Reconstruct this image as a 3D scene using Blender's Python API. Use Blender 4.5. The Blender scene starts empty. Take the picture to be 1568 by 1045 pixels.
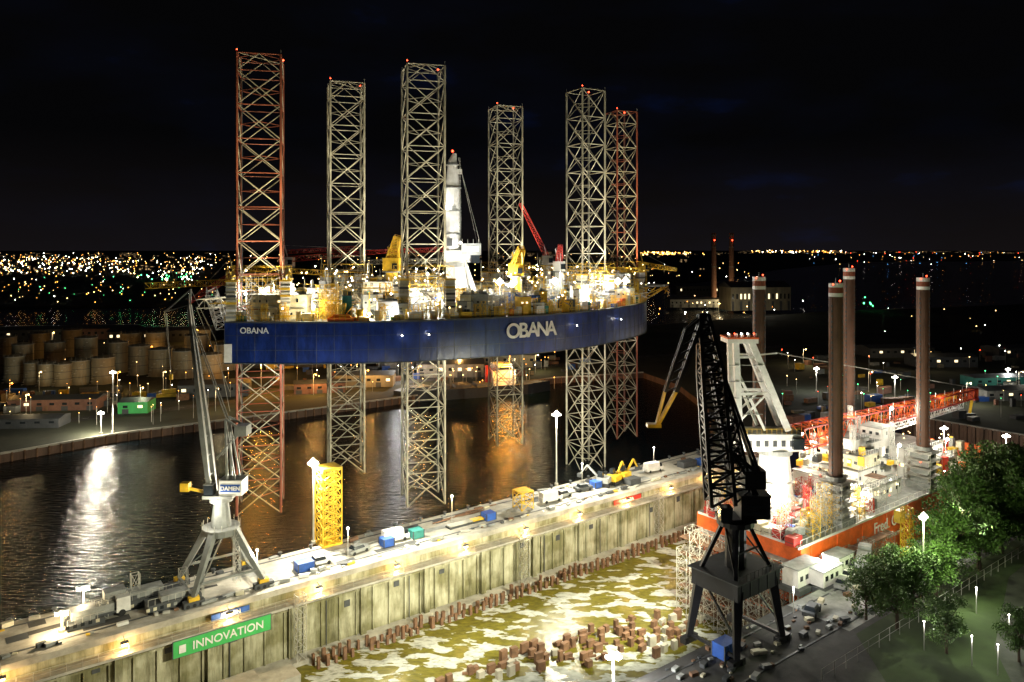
import bpy, math, random
from mathutils import Vector, Matrix
random.seed(7)
sc=bpy.context.scene
FP=1150.0; HC=60.0
# helpers turning image pixels into world points: metres, X right, Y away from the viewpoint, Z up, river level = 0
def at(x,y,h=0.0):
    d=FP*(HC-h)/(y-383.0); return Vector(((x-784)/FP*d,d,h))
def dz(x,y,d): return Vector(((x-784)/FP*d,d,HC-(y-383)*d/FP))
U=Vector((.797,.604,0)); V=Vector((-.604,.797,0)); UA=math.atan2(.604,.797)
def uv(u,v,z=0.0): return U*u+V*v+Vector((0,0,z))
def R(a,b): return random.uniform(a,b)

# ---------------------------------------------------------------- materials
def M(name,col,rough=.6,metal=0.,var=.3,scale=.6,es=0.,bump=0.,stretch=(1,1,1)):
    m=bpy.data.materials.new(name); m.use_nodes=True
    nt=m.node_tree; N=nt.nodes; L=nt.links; b=N['Principled BSDF']
    b.inputs['Roughness'].default_value=rough; b.inputs['Metallic'].default_value=metal
    if es>0:
        b.inputs['Base Color'].default_value=(*col,1)
        b.inputs['Emission Color'].default_value=(*col,1); b.inputs['Emission Strength'].default_value=es
        try: m.cycles.emission_sampling='NONE'
        except Exception: pass
        return m
    tc=N.new('ShaderNodeTexCoord'); mp=N.new('ShaderNodeMapping'); mp.inputs['Scale'].default_value=stretch
    nz=N.new('ShaderNodeTexNoise'); nz.inputs['Scale'].default_value=scale; nz.inputs['Detail'].default_value=6
    nz.inputs['Roughness'].default_value=.65
    L.new(tc.outputs['Object'],mp.inputs[0]); L.new(mp.outputs[0],nz.inputs['Vector'])
    cr=N.new('ShaderNodeValToRGB'); cr.color_ramp.elements[0].position=.3; cr.color_ramp.elements[1].position=.68
    cr.color_ramp.elements[0].color=(*[c*(1-var) for c in col],1); cr.color_ramp.elements[1].color=(*[min(1,c*(1+var*.6)) for c in col],1)
    L.new(nz.outputs['Fac'],cr.inputs[0]); L.new(cr.outputs[0],b.inputs['Base Color'])
    if bump>0:
        bp=N.new('ShaderNodeBump'); bp.inputs['Strength'].default_value=bump; bp.inputs['Distance'].default_value=.3
        L.new(nz.outputs['Fac'],bp.inputs['Height']); L.new(bp.outputs[0],b.inputs['Normal'])
    return m
m_steel=M('galvanised_steel',(.45,.44,.39),.5,.1,.45,.3)
m_lat=M('weathered_leg_steel',(.37,.34,.25),.6,.1,.55,.35)
m_rust=M('red_oxide_steel',(.26,.07,.035),.6,.1,.4,.3)
m_yel=M('yellow_paint',(.75,.47,.03),.45,0,.35)
m_white=M('white_paint',(.74,.73,.7),.5,0,.25,.4)
m_cream=M('cream_paint',(.56,.52,.38),.55,0,.35,.4)
m_grey=M('grey_paint',(.27,.28,.27),.55,0,.4)
m_dgrey=M('dark_grey_paint',(.06,.065,.07),.6,0,.3)
m_black=M('black_steel',(.014,.014,.016),.5,.2,.4,.8)
m_blue=M('blue_paint',(.03,.1,.4),.45,0,.3)
m_teal=M('teal_paint',(.04,.22,.2),.45,0,.3)
m_red=M('red_paint',(.5,.035,.025),.45,0,.3)
m_orange=M('orange_paint',(.75,.13,.02),.45,0,.3)
m_green=M('green_sign_paint',(.05,.42,.1),.5,0,.15)
m_brown=M('weathered_timber',(.17,.09,.05),.85,0,.5,.8)
m_leg=M('brown_leg_paint',(.11,.05,.03),.6,0,.5,.5,stretch=(1,1,.3))
m_crgrey=M('crane_grey',(.2,.21,.2),.5,.1,.35,.5)
m_glass=M('dark_glass',(.02,.025,.03),.15)
m_tyre=M('tyre_rubber',(.02,.02,.02),.9)
m_conc=M('quay_concrete',(.4,.375,.32),.85,0,.45,.25,bump=.3)
m_asph=M('asphalt',(.055,.053,.05),.85,0,.5,.3,bump=.2)
m_land=M('harbour_ground',(.038,.043,.024),.95,0,.75,.03)
m_grass=M('grass',(.035,.055,.015),.95,0,.5,.1)
m_bark=M('bark',(.08,.055,.035),.9)
m_leaf=M('foliage',(.06,.12,.018),.65,0,.6,1.5)
m_tank=M('tank_steel',(.25,.22,.15),.6,0,.45,.2,stretch=(1,1,.3))
m_brick=M('brick',(.2,.1,.07),.85,0,.3,.5)
m_sheet=M('sheet_pile_steel',(.13,.075,.05),.8,0,.5,.4,stretch=(1,1,.2))
e_w=M('lamp_white',(1,.97,.85),es=30); e_warm=M('lamp_warm',(1,.62,.22),es=12); e_or=M('lamp_sodium',(1,.38,.06),es=9)
e_g=M('lamp_green',(.1,1,.3),es=9); e_r=M('lamp_red',(1,.06,.02),es=12); e_b=M('lamp_blue',(.1,.4,1),es=7); e_y=M('lamp_yellow',(1,.8,.4),es=20)
e_win=M('window_lit',(1,.8,.45),es=2)

def wall_mat():
    m=bpy.data.materials.new('stained_dock_concrete'); m.use_nodes=True; nt=m.node_tree; N=nt.nodes; L=nt.links; b=N['Principled BSDF']
    b.inputs['Roughness'].default_value=.9
    tc=N.new('ShaderNodeTexCoord')
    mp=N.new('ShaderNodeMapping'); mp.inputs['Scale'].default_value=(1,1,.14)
    n1=N.new('ShaderNodeTexNoise'); n1.inputs['Scale'].default_value=.8; n1.inputs['Detail'].default_value=9; n1.inputs['Roughness'].default_value=.75
    n2=N.new('ShaderNodeTexNoise'); n2.inputs['Scale'].default_value=.22; n2.inputs['Detail'].default_value=8
    L.new(tc.outputs['Object'],mp.inputs[0]); L.new(mp.outputs[0],n1.inputs['Vector']); L.new(tc.outputs['Object'],n2.inputs['Vector'])
    c1=N.new('ShaderNodeValToRGB'); e=c1.color_ramp.elements; e[0].position=.32; e[0].color=(.15,.14,.08,1); e[1].position=.68; e[1].color=(.55,.53,.4,1)
    x=e.new(.5); x.color=(.38,.365,.25,1)
    L.new(n1.outputs['Fac'],c1.inputs[0])
    c2=N.new('ShaderNodeValToRGB'); e=c2.color_ramp.elements; e[0].position=.38; e[0].color=(.45,.44,.31,1); e[1].position=.58; e[1].color=(1,1,1,1)
    L.new(n2.outputs['Fac'],c2.inputs[0])
    mx=N.new('ShaderNodeMixRGB'); mx.blend_type='MULTIPLY'; mx.inputs[0].default_value=1
    L.new(c1.outputs[0],mx.inputs[1]); L.new(c2.outputs[0],mx.inputs[2])
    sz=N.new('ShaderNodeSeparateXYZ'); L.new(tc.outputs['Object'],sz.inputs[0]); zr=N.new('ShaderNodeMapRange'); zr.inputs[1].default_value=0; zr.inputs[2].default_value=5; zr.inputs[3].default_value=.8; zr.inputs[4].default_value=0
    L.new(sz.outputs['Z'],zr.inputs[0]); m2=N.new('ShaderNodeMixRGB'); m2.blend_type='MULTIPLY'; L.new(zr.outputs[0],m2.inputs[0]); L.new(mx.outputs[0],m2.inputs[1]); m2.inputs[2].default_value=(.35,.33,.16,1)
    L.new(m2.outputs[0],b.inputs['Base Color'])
    bp=N.new('ShaderNodeBump'); bp.inputs['Strength'].default_value=.3; L.new(n1.outputs['Fac'],bp.inputs['Height']); L.new(bp.outputs[0],b.inputs['Normal'])
    return m
m_wall=wall_mat()
def floor_mat():
    m=bpy.data.materials.new('muddy_dock_floor'); m.use_nodes=True; nt=m.node_tree; N=nt.nodes; L=nt.links; b=N['Principled BSDF']
    tc=N.new('ShaderNodeTexCoord')
    mp=N.new('ShaderNodeMapping'); mp.inputs['Rotation'].default_value=(0,0,-UA+.25); mp.inputs['Scale'].default_value=(.6,1.15,1)
    L.new(tc.outputs['Object'],mp.inputs[0])
    def nz(s,d,r=.6,di=0):
        n=N.new('ShaderNodeTexNoise'); n.inputs['Scale'].default_value=s; n.inputs['Detail'].default_value=d; n.inputs['Roughness'].default_value=r; n.inputs['Distortion'].default_value=di; L.new(mp.outputs[0],n.inputs['Vector']); return n
    n1=nz(.34,4,.5,.2); n2=nz(1.1,8); n3=nz(.05,3)
    sm=N.new('ShaderNodeMath'); sm.operation='MULTIPLY_ADD'; L.new(n3.outputs['Fac'],sm.inputs[0]); sm.inputs[1].default_value=.3; L.new(n1.outputs['Fac'],sm.inputs[2])
    c1=N.new('ShaderNodeValToRGB'); e=c1.color_ramp.elements; e[0].position=.66; e[0].color=(0,0,0,1); e[1].position=.68; e[1].color=(1,1,1,1)
    L.new(sm.outputs[0],c1.inputs[0])
    wet=N.new('ShaderNodeValToRGB'); e=wet.color_ramp.elements; e[0].position=.3; e[0].color=(.075,.066,.01,1); e[1].position=.7; e[1].color=(.18,.16,.02,1)
    dry=N.new('ShaderNodeValToRGB'); e=dry.color_ramp.elements; e[0].position=.33; e[0].color=(.2,.21,.17,1); e[1].position=.55; e[1].color=(.47,.49,.46,1)
    L.new(n2.outputs['Fac'],wet.inputs[0]); L.new(n2.outputs['Fac'],dry.inputs[0])
    mx=N.new('ShaderNodeMixRGB'); L.new(c1.outputs[0],mx.inputs[0]); L.new(wet.outputs[0],mx.inputs[1]); L.new(dry.outputs[0],mx.inputs[2]); L.new(mx.outputs[0],b.inputs['Base Color'])
    mr=N.new('ShaderNodeMapRange'); mr.inputs[3].default_value=.25; mr.inputs[4].default_value=.85; L.new(c1.outputs[0],mr.inputs[0]); L.new(mr.outputs[0],b.inputs['Roughness'])
    b.inputs['Specular IOR Level'].default_value=.2
    bp=N.new('ShaderNodeBump'); bp.inputs['Strength'].default_value=.3; bp.inputs['Distance'].default_value=.2; L.new(n2.outputs['Fac'],bp.inputs['Height']); L.new(bp.outputs[0],b.inputs['Normal'])
    return m
m_floor=floor_mat()
def water_mat():
    m=bpy.data.materials.new('river_water'); m.use_nodes=True; nt=m.node_tree; N=nt.nodes; L=nt.links; b=N['Principled BSDF']
    b.inputs['Base Color'].default_value=(.002,.006,.008,1); b.inputs['Roughness'].default_value=.17; b.inputs['IOR'].default_value=1.33
    tc=N.new('ShaderNodeTexCoord'); mp=N.new('ShaderNodeMapping'); mp.inputs['Scale'].default_value=(.4,1.3,1); mp.inputs['Rotation'].default_value=(0,0,.12)
    n1=N.new('ShaderNodeTexNoise'); n1.inputs['Scale'].default_value=.95; n1.inputs['Detail'].default_value=3
    L.new(tc.outputs['Object'],mp.inputs[0]); L.new(mp.outputs[0],n1.inputs['Vector'])
    bp=N.new('ShaderNodeBump'); bp.inputs['Strength'].default_value=1; bp.inputs['Distance'].default_value=.6; L.new(n1.outputs['Fac'],bp.inputs['Height']); L.new(bp.outputs[0],b.inputs['Normal'])
    return m
m_water=water_mat()
m_hull=M('navy_hull_paint',(.010,.028,.15),.3,0,.6,.5,stretch=(1,1,.35),bump=.3)
def city_mat():
    m=bpy.data.materials.new('city_block_windows'); m.use_nodes=True; nt=m.node_tree; N=nt.nodes; L=nt.links; b=N['Principled BSDF']
    b.inputs['Base Color'].default_value=(.02,.018,.016,1)
    tc=N.new('ShaderNodeTexCoord'); vm=N.new('ShaderNodeVectorMath'); vm.operation='SNAP'; vm.inputs[1].default_value=(6,6,4)
    wn=N.new('ShaderNodeTexWhiteNoise'); L.new(tc.outputs['Object'],vm.inputs[0]); L.new(vm.outputs[0],wn.inputs['Vector'])
    cr=N.new('ShaderNodeValToRGB'); cr.color_ramp.interpolation='CONSTANT'; e=cr.color_ramp.elements; e[0].color=(0,0,0,1); e[1].position=.88; e[1].color=(1,1,1,1)
    L.new(wn.outputs['Value'],cr.inputs[0])
    b.inputs['Emission Color'].default_value=(1,.65,.3,1)
    mm=N.new('ShaderNodeMath'); mm.operation='MULTIPLY'; mm.inputs[1].default_value=.5; L.new(cr.outputs[0],mm.inputs[0]); L.new(mm.outputs[0],b.inputs['Emission Strength'])
    try: m.cycles.emission_sampling='NONE'
    except Exception: pass
    return m
m_city=city_mat()

# ---------------------------------------------------------------- mesh builder
class MB:
    def __init__(s): s.v=[];s.f=[];s.m=[];s.mats=[]
    def mi(s,m):
        if m not in s.mats: s.mats.append(m)
        return s.mats.index(m)
    def add(s,vs,fs,m):
        o=len(s.v); s.v+= [tuple(p) for p in vs]; k=s.mi(m)
        for f in fs: s.f.append(tuple(i+o for i in f)); s.m.append(k)
    def box(s,c,size,m,rot=0.,tp=1.):
        c=Vector(c); sx,sy,sz=size[0]/2,size[1]/2,size[2]; ca,sa=math.cos(rot),math.sin(rot)
        vs=[]
        for z,t in ((0,1),(sz,tp)):
            for a,b in ((-1,-1),(1,-1),(1,1),(-1,1)):
                x,y=a*sx*t,b*sy*t; vs.append(c+Vector((x*ca-y*sa,x*sa+y*ca,z)))
        s.add(vs,[(3,2,1,0),(4,5,6,7),(0,1,5,4),(1,2,6,5),(2,3,7,6),(3,0,4,7)],m)
    def beam(s,a,b,r,m,n=4,r2=None):
        a=Vector(a);b=Vector(b);d=(b-a)
        if d.length<1e-4: return
        d.normalize(); up=Vector((0,0,1)) if abs(d.z)<.95 else Vector((0,1,0))
        x=d.cross(up).normalized(); y=d.cross(x); r2=r if r2 is None else r2
        vs=[];o=math.pi/n
        for p,q in((a,r),(b,r2)):
            for i in range(n):
                t=2*math.pi*i/n+o; vs.append(p+x*math.cos(t)*q+y*math.sin(t)*q)
        fs=[(i,(i+1)%n,n+(i+1)%n,n+i) for i in range(n)]+[tuple(range(n))[::-1],tuple(range(n,2*n))]
        s.add(vs,fs,m)
    def cyl(s,c,r,h,m,n=20,r2=None): c=Vector(c); s.beam(c,c+Vector((0,0,h)),r,m,n,r2)
    def bulb(s,c,r,m):
        c=Vector(c); vs=[c+Vector(p)*r for p in((1,0,0),(-1,0,0),(0,1,0),(0,-1,0),(0,0,1),(0,0,-1))]
        s.add(vs,[(0,2,4),(2,1,4),(1,3,4),(3,0,4),(2,0,5),(1,2,5),(3,1,5),(0,3,5)],m)
    def prism(s,poly,z0,z1,m,mt=None):
        n=len(poly); vs=[(p[0],p[1],z0) for p in poly]+[(p[0],p[1],z1) for p in poly]
        s.add(vs,[(i,(i+1)%n,n+(i+1)%n,n+i) for i in range(n)],m)
        s.add(vs,[tuple(range(n,2*n)),tuple(range(n))[::-1]],mt or m)
    def lattice(s,a,b,w0,w1,nb,rc,rb,m,mb=None,side=None):
        a=Vector(a);b=Vector(b);d=(b-a).normalized(); mb=mb or m
        up=Vector((0,0,1)) if abs(d.z)<.9 else (side or Vector((0,1,0)))
        x=d.cross(up).normalized(); y=d.cross(x)
        def P(i,t):
            w=(w0+(w1-w0)*t)/2; sx,sy=((-1,-1),(1,-1),(1,1),(-1,1))[i%4]; return a+(b-a)*t+x*sx*w+y*sy*w
        for i in range(4):
            s.beam(P(i,0),P(i,1),rc,m)
            for k in range(nb):
                t0,t1=k/nb,(k+1)/nb
                if k%2==0: s.beam(P(i,t0),P(i+1,t1),rb,mb)
                else: s.beam(P(i+1,t0),P(i,t1),rb,mb)
                s.beam(P(i,t1),P(i+1,t1),rb,mb)
    def ladder_mast(s,c,w,h,nb,m,rc=.1,rb=.06,rot=0):
        c=Vector(c)
        X=Vector((math.cos(rot),math.sin(rot),0))*w/2; Y=Vector((-math.sin(rot),math.cos(rot),0))*w/2
        pr=[-X-Y,X-Y,X+Y,-X+Y]
        for i in range(4):
            s.beam(c+pr[i],c+pr[i]+Vector((0,0,h)),rc,m)
            for k in range(nb):
                z0=Vector((0,0,h*k/nb)); z1=Vector((0,0,h*(k+1)/nb)); p,q=pr[i],pr[(i+1)%4]
                s.beam(c+p+z0,c+q+z1,rb,m); s.beam(c+q+z0,c+p+z1,rb,m); s.beam(c+p+z1,c+q+z1,rb,m)
    def build(s,name,parent=None):
        me=bpy.data.meshes.new(name)
        if not s.v: return None
        xs=[v[0] for v in s.v]; ys=[v[1] for v in s.v]; zs=[v[2] for v in s.v]
        o=Vector(((min(xs)+max(xs))/2,(min(ys)+max(ys))/2,min(zs)))
        me.from_pydata([(v[0]-o.x,v[1]-o.y,v[2]-o.z) for v in s.v],[],s.f)
        for m in s.mats: me.materials.append(m)
        me.polygons.foreach_set('material_index',s.m)
        me.update(); ob=bpy.data.objects.new(name,me); ob.location=o; sc.collection.objects.link(ob)
        if parent: ob.parent=parent
        return ob
def empty(name):
    e=bpy.data.objects.new(name,None); sc.collection.objects.link(e); return e
def point(name,loc,P,col,r=.3,parent=None):
    l=bpy.data.lights.new(name,'POINT'); l.energy=P; l.color=col; l.shadow_soft_size=r
    o=bpy.data.objects.new(name,l); o.location=loc; sc.collection.objects.link(o)
    if parent: o.parent=parent; o.location=Vector(loc)-parent.location
    return o
def spot(name,loc,tgt,P,col,ang=60,r=.3,parent=None):
    l=bpy.data.lights.new(name,'SPOT'); l.energy=P; l.color=col; l.shadow_soft_size=r; l.spot_size=math.radians(ang); l.spot_blend=.6
    o=bpy.data.objects.new(name,l); o.location=loc; sc.collection.objects.link(o)
    o.rotation_euler=(Vector(tgt)-Vector(loc)).to_track_quat('-Z','Y').to_euler()
    if parent: o.parent=parent; o.location=Vector(loc)-parent.location
    return o
WW=(1,.93,.74); WH=(1,.99,.93); OR=(1,.5,.13); WM=(1,.76,.4); GY=(.95,1,.62); YL=(1,.88,.58)

# ---------------------------------------------------------------- world
w=bpy.data.worlds.new('World'); sc.world=w; w.use_nodes=True; nt=w.node_tree; N=nt.nodes; L=nt.links; bg=N['Background']
tc=N.new('ShaderNodeTexCoord'); mp=N.new('ShaderNodeMapping'); mp.inputs['Scale'].default_value=(1,1,3); nz=N.new('ShaderNodeTexNoise'); nz.inputs['Scale'].default_value=4.2; nz.inputs['Detail'].default_value=7
L.new(tc.outputs['Generated'],mp.inputs[0]); L.new(mp.outputs[0],nz.inputs['Vector'])
cr=N.new('ShaderNodeValToRGB'); e=cr.color_ramp.elements; e[0].position=.42; e[0].color=(.0014,.0014,.0017,1); e[1].position=.75; e[1].color=(.0016,.0045,.02,1)
x=e.new(.6); x.color=(.0016,.0019,.0036,1)
L.new(nz.outputs['Fac'],cr.inputs[0])
sx=N.new('ShaderNodeSeparateXYZ'); L.new(tc.outputs['Generated'],sx.inputs[0])
hr=N.new('ShaderNodeValToRGB'); e=hr.color_ramp.elements; e[0].position=0; e[0].color=(.0048,.0036,.0036,1); e[1].position=.14; e[1].color=(0,0,0,1)
L.new(sx.outputs['Z'],hr.inputs[0])
ad=N.new('ShaderNodeMixRGB'); ad.blend_type='ADD'; ad.inputs[0].default_value=1; L.new(cr.outputs[0],ad.inputs[1]); L.new(hr.outputs[0],ad.inputs[2]); L.new(ad.outputs[0],bg.inputs[0]); bg.inputs[1].default_value=1.0

# ---------------------------------------------------------------- ground, water
def sheet(name,pts,z0,z1,ms,mt):
    b=MB(); b.prism(pts,z0,z1,ms,mt); return b.build(name)
b=MB(); b.add([uv(-4000,131,0),uv(60000,131,0),uv(60000,60000,0),uv(-4000,60000,0)],[(0,1,2,3)],m_water); b.build('water')
P=lambda l,h:[at(x,y,h) for x,y in l]
land=P([(-700,800),(0,696),(180,665),(360,642),(600,611),(850,579),(985,571),(1040,590),(1085,625),(1092,684)],2.5)+[uv(178,131),uv(264,131),uv(264,60),uv(900,60)]+P([(2300,470),(1568,466),(1250,478),(1000,498),(700,500),(360,503),(0,509),(-700,519)],2.5)
sheet('ground',land,-2,2.5,m_sheet,m_land)
far=P([(-900,482),(0,470),(400,465),(900,448),(1100,428),(1190,412),(1300,402),(1600,399),(2600,399)],2)+[Vector((45000,30000,0)),Vector((30000,50000,0)),Vector((-35000,50000,0))]
sheet('background',far,-1,2,m_land,m_land)
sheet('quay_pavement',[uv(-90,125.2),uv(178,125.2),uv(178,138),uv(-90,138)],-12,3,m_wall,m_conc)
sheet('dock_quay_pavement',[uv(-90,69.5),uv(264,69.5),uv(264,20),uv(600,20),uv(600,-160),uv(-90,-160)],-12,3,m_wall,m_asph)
b=MB(); b.add([uv(-90,69,-10),uv(265,69,-10),uv(265,126,-10),uv(-90,126,-10)],[(0,1,2,3)],m_floor); b.build('dock_floor')
b=MB()
b.box(uv(44,124.6,2.2),(268,1.4,.95),m_conc,UA); b.box(uv(44,124.2,-.2),(268,2.6,.4),m_conc,UA)
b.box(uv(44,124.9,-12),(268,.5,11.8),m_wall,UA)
for i in range(80):
    u=-86+i*3.3; c=uv(u,124.45,-12)
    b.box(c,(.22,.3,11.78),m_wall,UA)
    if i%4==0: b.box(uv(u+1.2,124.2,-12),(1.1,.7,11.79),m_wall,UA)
    if i%3==1: b.box(uv(u+1.6,124.6,R(-4,-2)),(1.1,.12,R(.8,1.4)),m_dgrey,UA)
    if i%5==2: b.beam(uv(u+.9,124.4,-9.5),uv(u+.9,124.4,-.2),.1,m_dgrey)
b.box(uv(44,124.5,-1.3),(268,.4,.3),m_wall,UA)
b.box(uv(44,123.4,-10.2),(268,2.6,1.0),m_conc,UA)
b.build('dock_wall')
b=MB()
for i in range(0,268,2): b.beam(uv(-88+i,123.1,.2),uv(-88+i,123.1,1.4),.035,m_steel)
for z in(.8,1.4): b.beam(uv(-88,123.1,z),uv(178,123.1,z),.035,m_steel)
b.build('quay_railing')
b=MB()
for i in range(0,268,6): b.cyl(uv(-88+i,137.4,3),.25,.6,m_dgrey,8); b.cyl(uv(-88+i,137.4,3.6),.4,.2,m_dgrey,8)
b.build('mooring_bollards')
b=MB()
for vv in(127.4,136.2): b.box(uv(44,vv,3.004),(266,.35,.06),m_dgrey,UA)
b.build('crane_rails')
b=MB()
for i in range(46):
    v=69.5+i*1.22; b.box(uv(263.6-(.45 if i%2 else 0),v,-12),(.5,1.0,15.3),m_sheet,UA)
b.box(uv(264,97,3),(1.2,57,.5),m_conc,UA); b.build('sheet_pile_wall')
b=MB(); b.box(uv(20,112,-10),(40,20,2.2),m_conc,UA); b.box(uv(43,119,-10),(6,4,1.6),m_conc,UA); b.build('dock_apron')
b=MB()
for i in range(75):
    for v in(121.2,119.6):
        u=50+i*1.6+R(-.3,.3)
        if random.random()<.88: b.box(uv(u,v,-10),(R(.4,.7),.5,R(1.1,2.3)),m_brown,UA+R(-.15,.15))
b.build('timber_pile_row')
b=MB()
for vv,u0,u1 in((91,92,112),(93,84,112),(95,80,110),(97,74,106),(99,70,102),(101,66,96),(103,62,84),(88,96,108)):
    u=u0+R(0,2)
    while u<u1:
        u+=R(1.2,2.6)
        if random.random()<.72:
            b.box(uv(u,vv+R(-.4,.4),-10),(R(.8,1.6),R(.6,.9),R(.8,1.8)),random.choice([m_brown,m_brown,m_brown,m_conc]),UA+R(-.2,.2))
            if random.random()<.5: b.box(uv(u+R(-.6,.6),vv+R(-.9,.9),-10),(R(1.2,2.6),.35,.35),m_brown,UA+R(-.8,.8))
b.build('keel_blocks')
for u in(96,160,137,48):
    b=MB(); b.ladder_mast(uv(u,122.4,-9),1.6,11,6,m_steel,.05,.035,UA); b.build('stair_tower')
for k in range(-2,11):
    u=21.4+15.1*k
    b=MB(); c=uv(u,123.0,2.0); b.beam(uv(u,124,2.5),c+Vector((0,0,.3)),.07,m_dgrey); b.box(c-Vector((0,0,.1)),(1.1,.5,.25),m_dgrey,UA); b.box(c-Vector((0,0,.35)),(.9,.4,.2),e_warm,UA); o=b.build('wall_lamp')
    point('glow',c-Vector((0,0,.9)),1300,(1,.62,.25),.25,o)

def text(s,loc,size,rot,m,parent,name,ext=.05,off=.02):
    cu=bpy.data.curves.new(name,'FONT'); cu.body=s; cu.size=size; cu.extrude=ext; cu.offset=off; cu.align_x='CENTER'; cu.align_y='CENTER'; cu.materials.append(m)
    o=bpy.data.objects.new(name,cu); o.location=loc; o.rotation_euler=(math.radians(90),0,rot); sc.collection.objects.link(o)
    if parent: o.parent=parent; o.location=Vector(loc)-parent.location
    return o
b=MB(); cs=uv(35.6,122.9,-2.6); b.box(cs,(15,.2,2.5),m_green,UA); b.box(cs+Vector((0,0,-.1)),(15.3,.12,2.7),m_dgrey,UA); b.box(uv(29.4,122.75,-2.0),(1,.1,1.2),m_white,UA); o=b.build('banner_sign')
text('INNOVATION',uv(36.4,122.75,-1.4),1.75,UA,m_white,o,'lettering')
b=MB(); c=uv(128,124.0,.9);b.box(c,(9,.15,1.1),m_red,UA); o=b.build('banner_sign'); text('PROTEA',c+Vector((0,0,.55))-V*.15,1,UA,m_white,o,'lettering')
b=MB(); c=uv(37,124.0,.9);b.box(c,(6,.15,1.0),m_blue,UA); o=b.build('banner_sign'); text('DAMEN',c+Vector((0,0,.5))-V*.15,.9,UA,m_white,o,'lettering')

# ---------------------------------------------------------------- installation vessel OBANA
ship=empty('wind_turbine_installation_vessel')
ZD,ZB=44.6,35.4
edge=[(-62,162),(-42,161.4),(-24,164),(-6,171.5),(8,180),(20,191),(31,206),(39,222),(43,240)]
back=[(38,250),(20,247),(-10,238),(-35,222),(-55,206),(-64,190)]
def smooth(pts):
    o=[]
    for i in range(len(pts)-1):
        p0=Vector(pts[max(i-1,0)]);p1=Vector(pts[i]);p2=Vector(pts[i+1]);p3=Vector(pts[min(i+2,len(pts)-1)])
        for k in range(5):
            t=k/5; o.append(.5*((2*p1)+(p2-p0)*t+(2*p0-5*p1+4*p2-p3)*t*t+(3*p1-p0-3*p2+p3)*t**3))
    o.append(Vector(pts[-1])); return o
es=smooth(edge); poly=[(p.x,p.y) for p in es]+back
b=MB(); b.prism(poly,ZB,ZD,m_hull,m_grey); b.build('hull',ship)
b=MB()
for i in range(len(es)-1):
    a=Vector((*es[i],ZD)); c=Vector((*es[i+1],ZD)); b.beam(a+Vector((0,-.1,-.2)),c+Vector((0,-.1,-.2)),.25,m_dgrey)
    b.beam(a+Vector((0,0,1.2)),c+Vector((0,0,1.2)),.05,m_yel); b.beam(a+Vector((0,0,.7)),c+Vector((0,0,.7)),.04,m_yel)
    for k in range(3): 
        p=a.lerp(c,k/3); b.beam(p,p+Vector((0,0,1.2)),.05,m_yel)
    n=Vector(((c-a).y,-(c-a).x,0)).normalized()*.03
    for z in(-3.1,-6.2): b.beam(a+n+Vector((0,0,z)),c+n+Vector((0,0,z)),.05,m_dgrey)
    b.beam(a+n+Vector((0,0,-9)),a+n+Vector((0,0,-.3)),.05,m_dgrey)
    for z in(-.12,-9.1): b.beam(a+n*4+Vector((0,0,z)),c+n*4+Vector((0,0,z)),.12,m_dgrey)
b.box((-62.15,165,ZB+.3),(.2,5,4.5),m_white); b.box((-61.2,161.85,ZB+.3),(1.6,.2,4),m_white)
b.build('bulwark',ship)
def onhull(xpx):
    t=(xpx-784)/FP
    for i in range(len(es)-1):
        a,c=es[i],es[i+1]
        if (a.x-t*a.y)*(c.x-t*c.y)<=0:
            f=(a.x-t*a.y)/((a.x-t*a.y)-(c.x-t*c.y)); p=a.lerp(c,f); return p,math.atan2((c-a).y,(c-a).x)
p,a=onhull(390); text('OBANA',(p.x,p.y-.35,ZD-2.0),1.8,a,m_white,ship,'lettering_small',.05)
for ch,xx in zip('OBANA',(785,800.5,815,829.5,843)):
    p,a=onhull(xx); text(ch,(p.x+.35*math.sin(a),p.y-.35*math.cos(a),ZD-3.6),4.8,a,m_white,ship,'lettering_'+ch,.06,.09)
LEG={'A':(-56.7,169.5,103.2),'B':(-43.8,198,103.4),'C':(-20.9,176.5,102.6),'D':(-2,228,103),'E':(20.5,209,104),'F':(34.2,236,103)}
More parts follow.
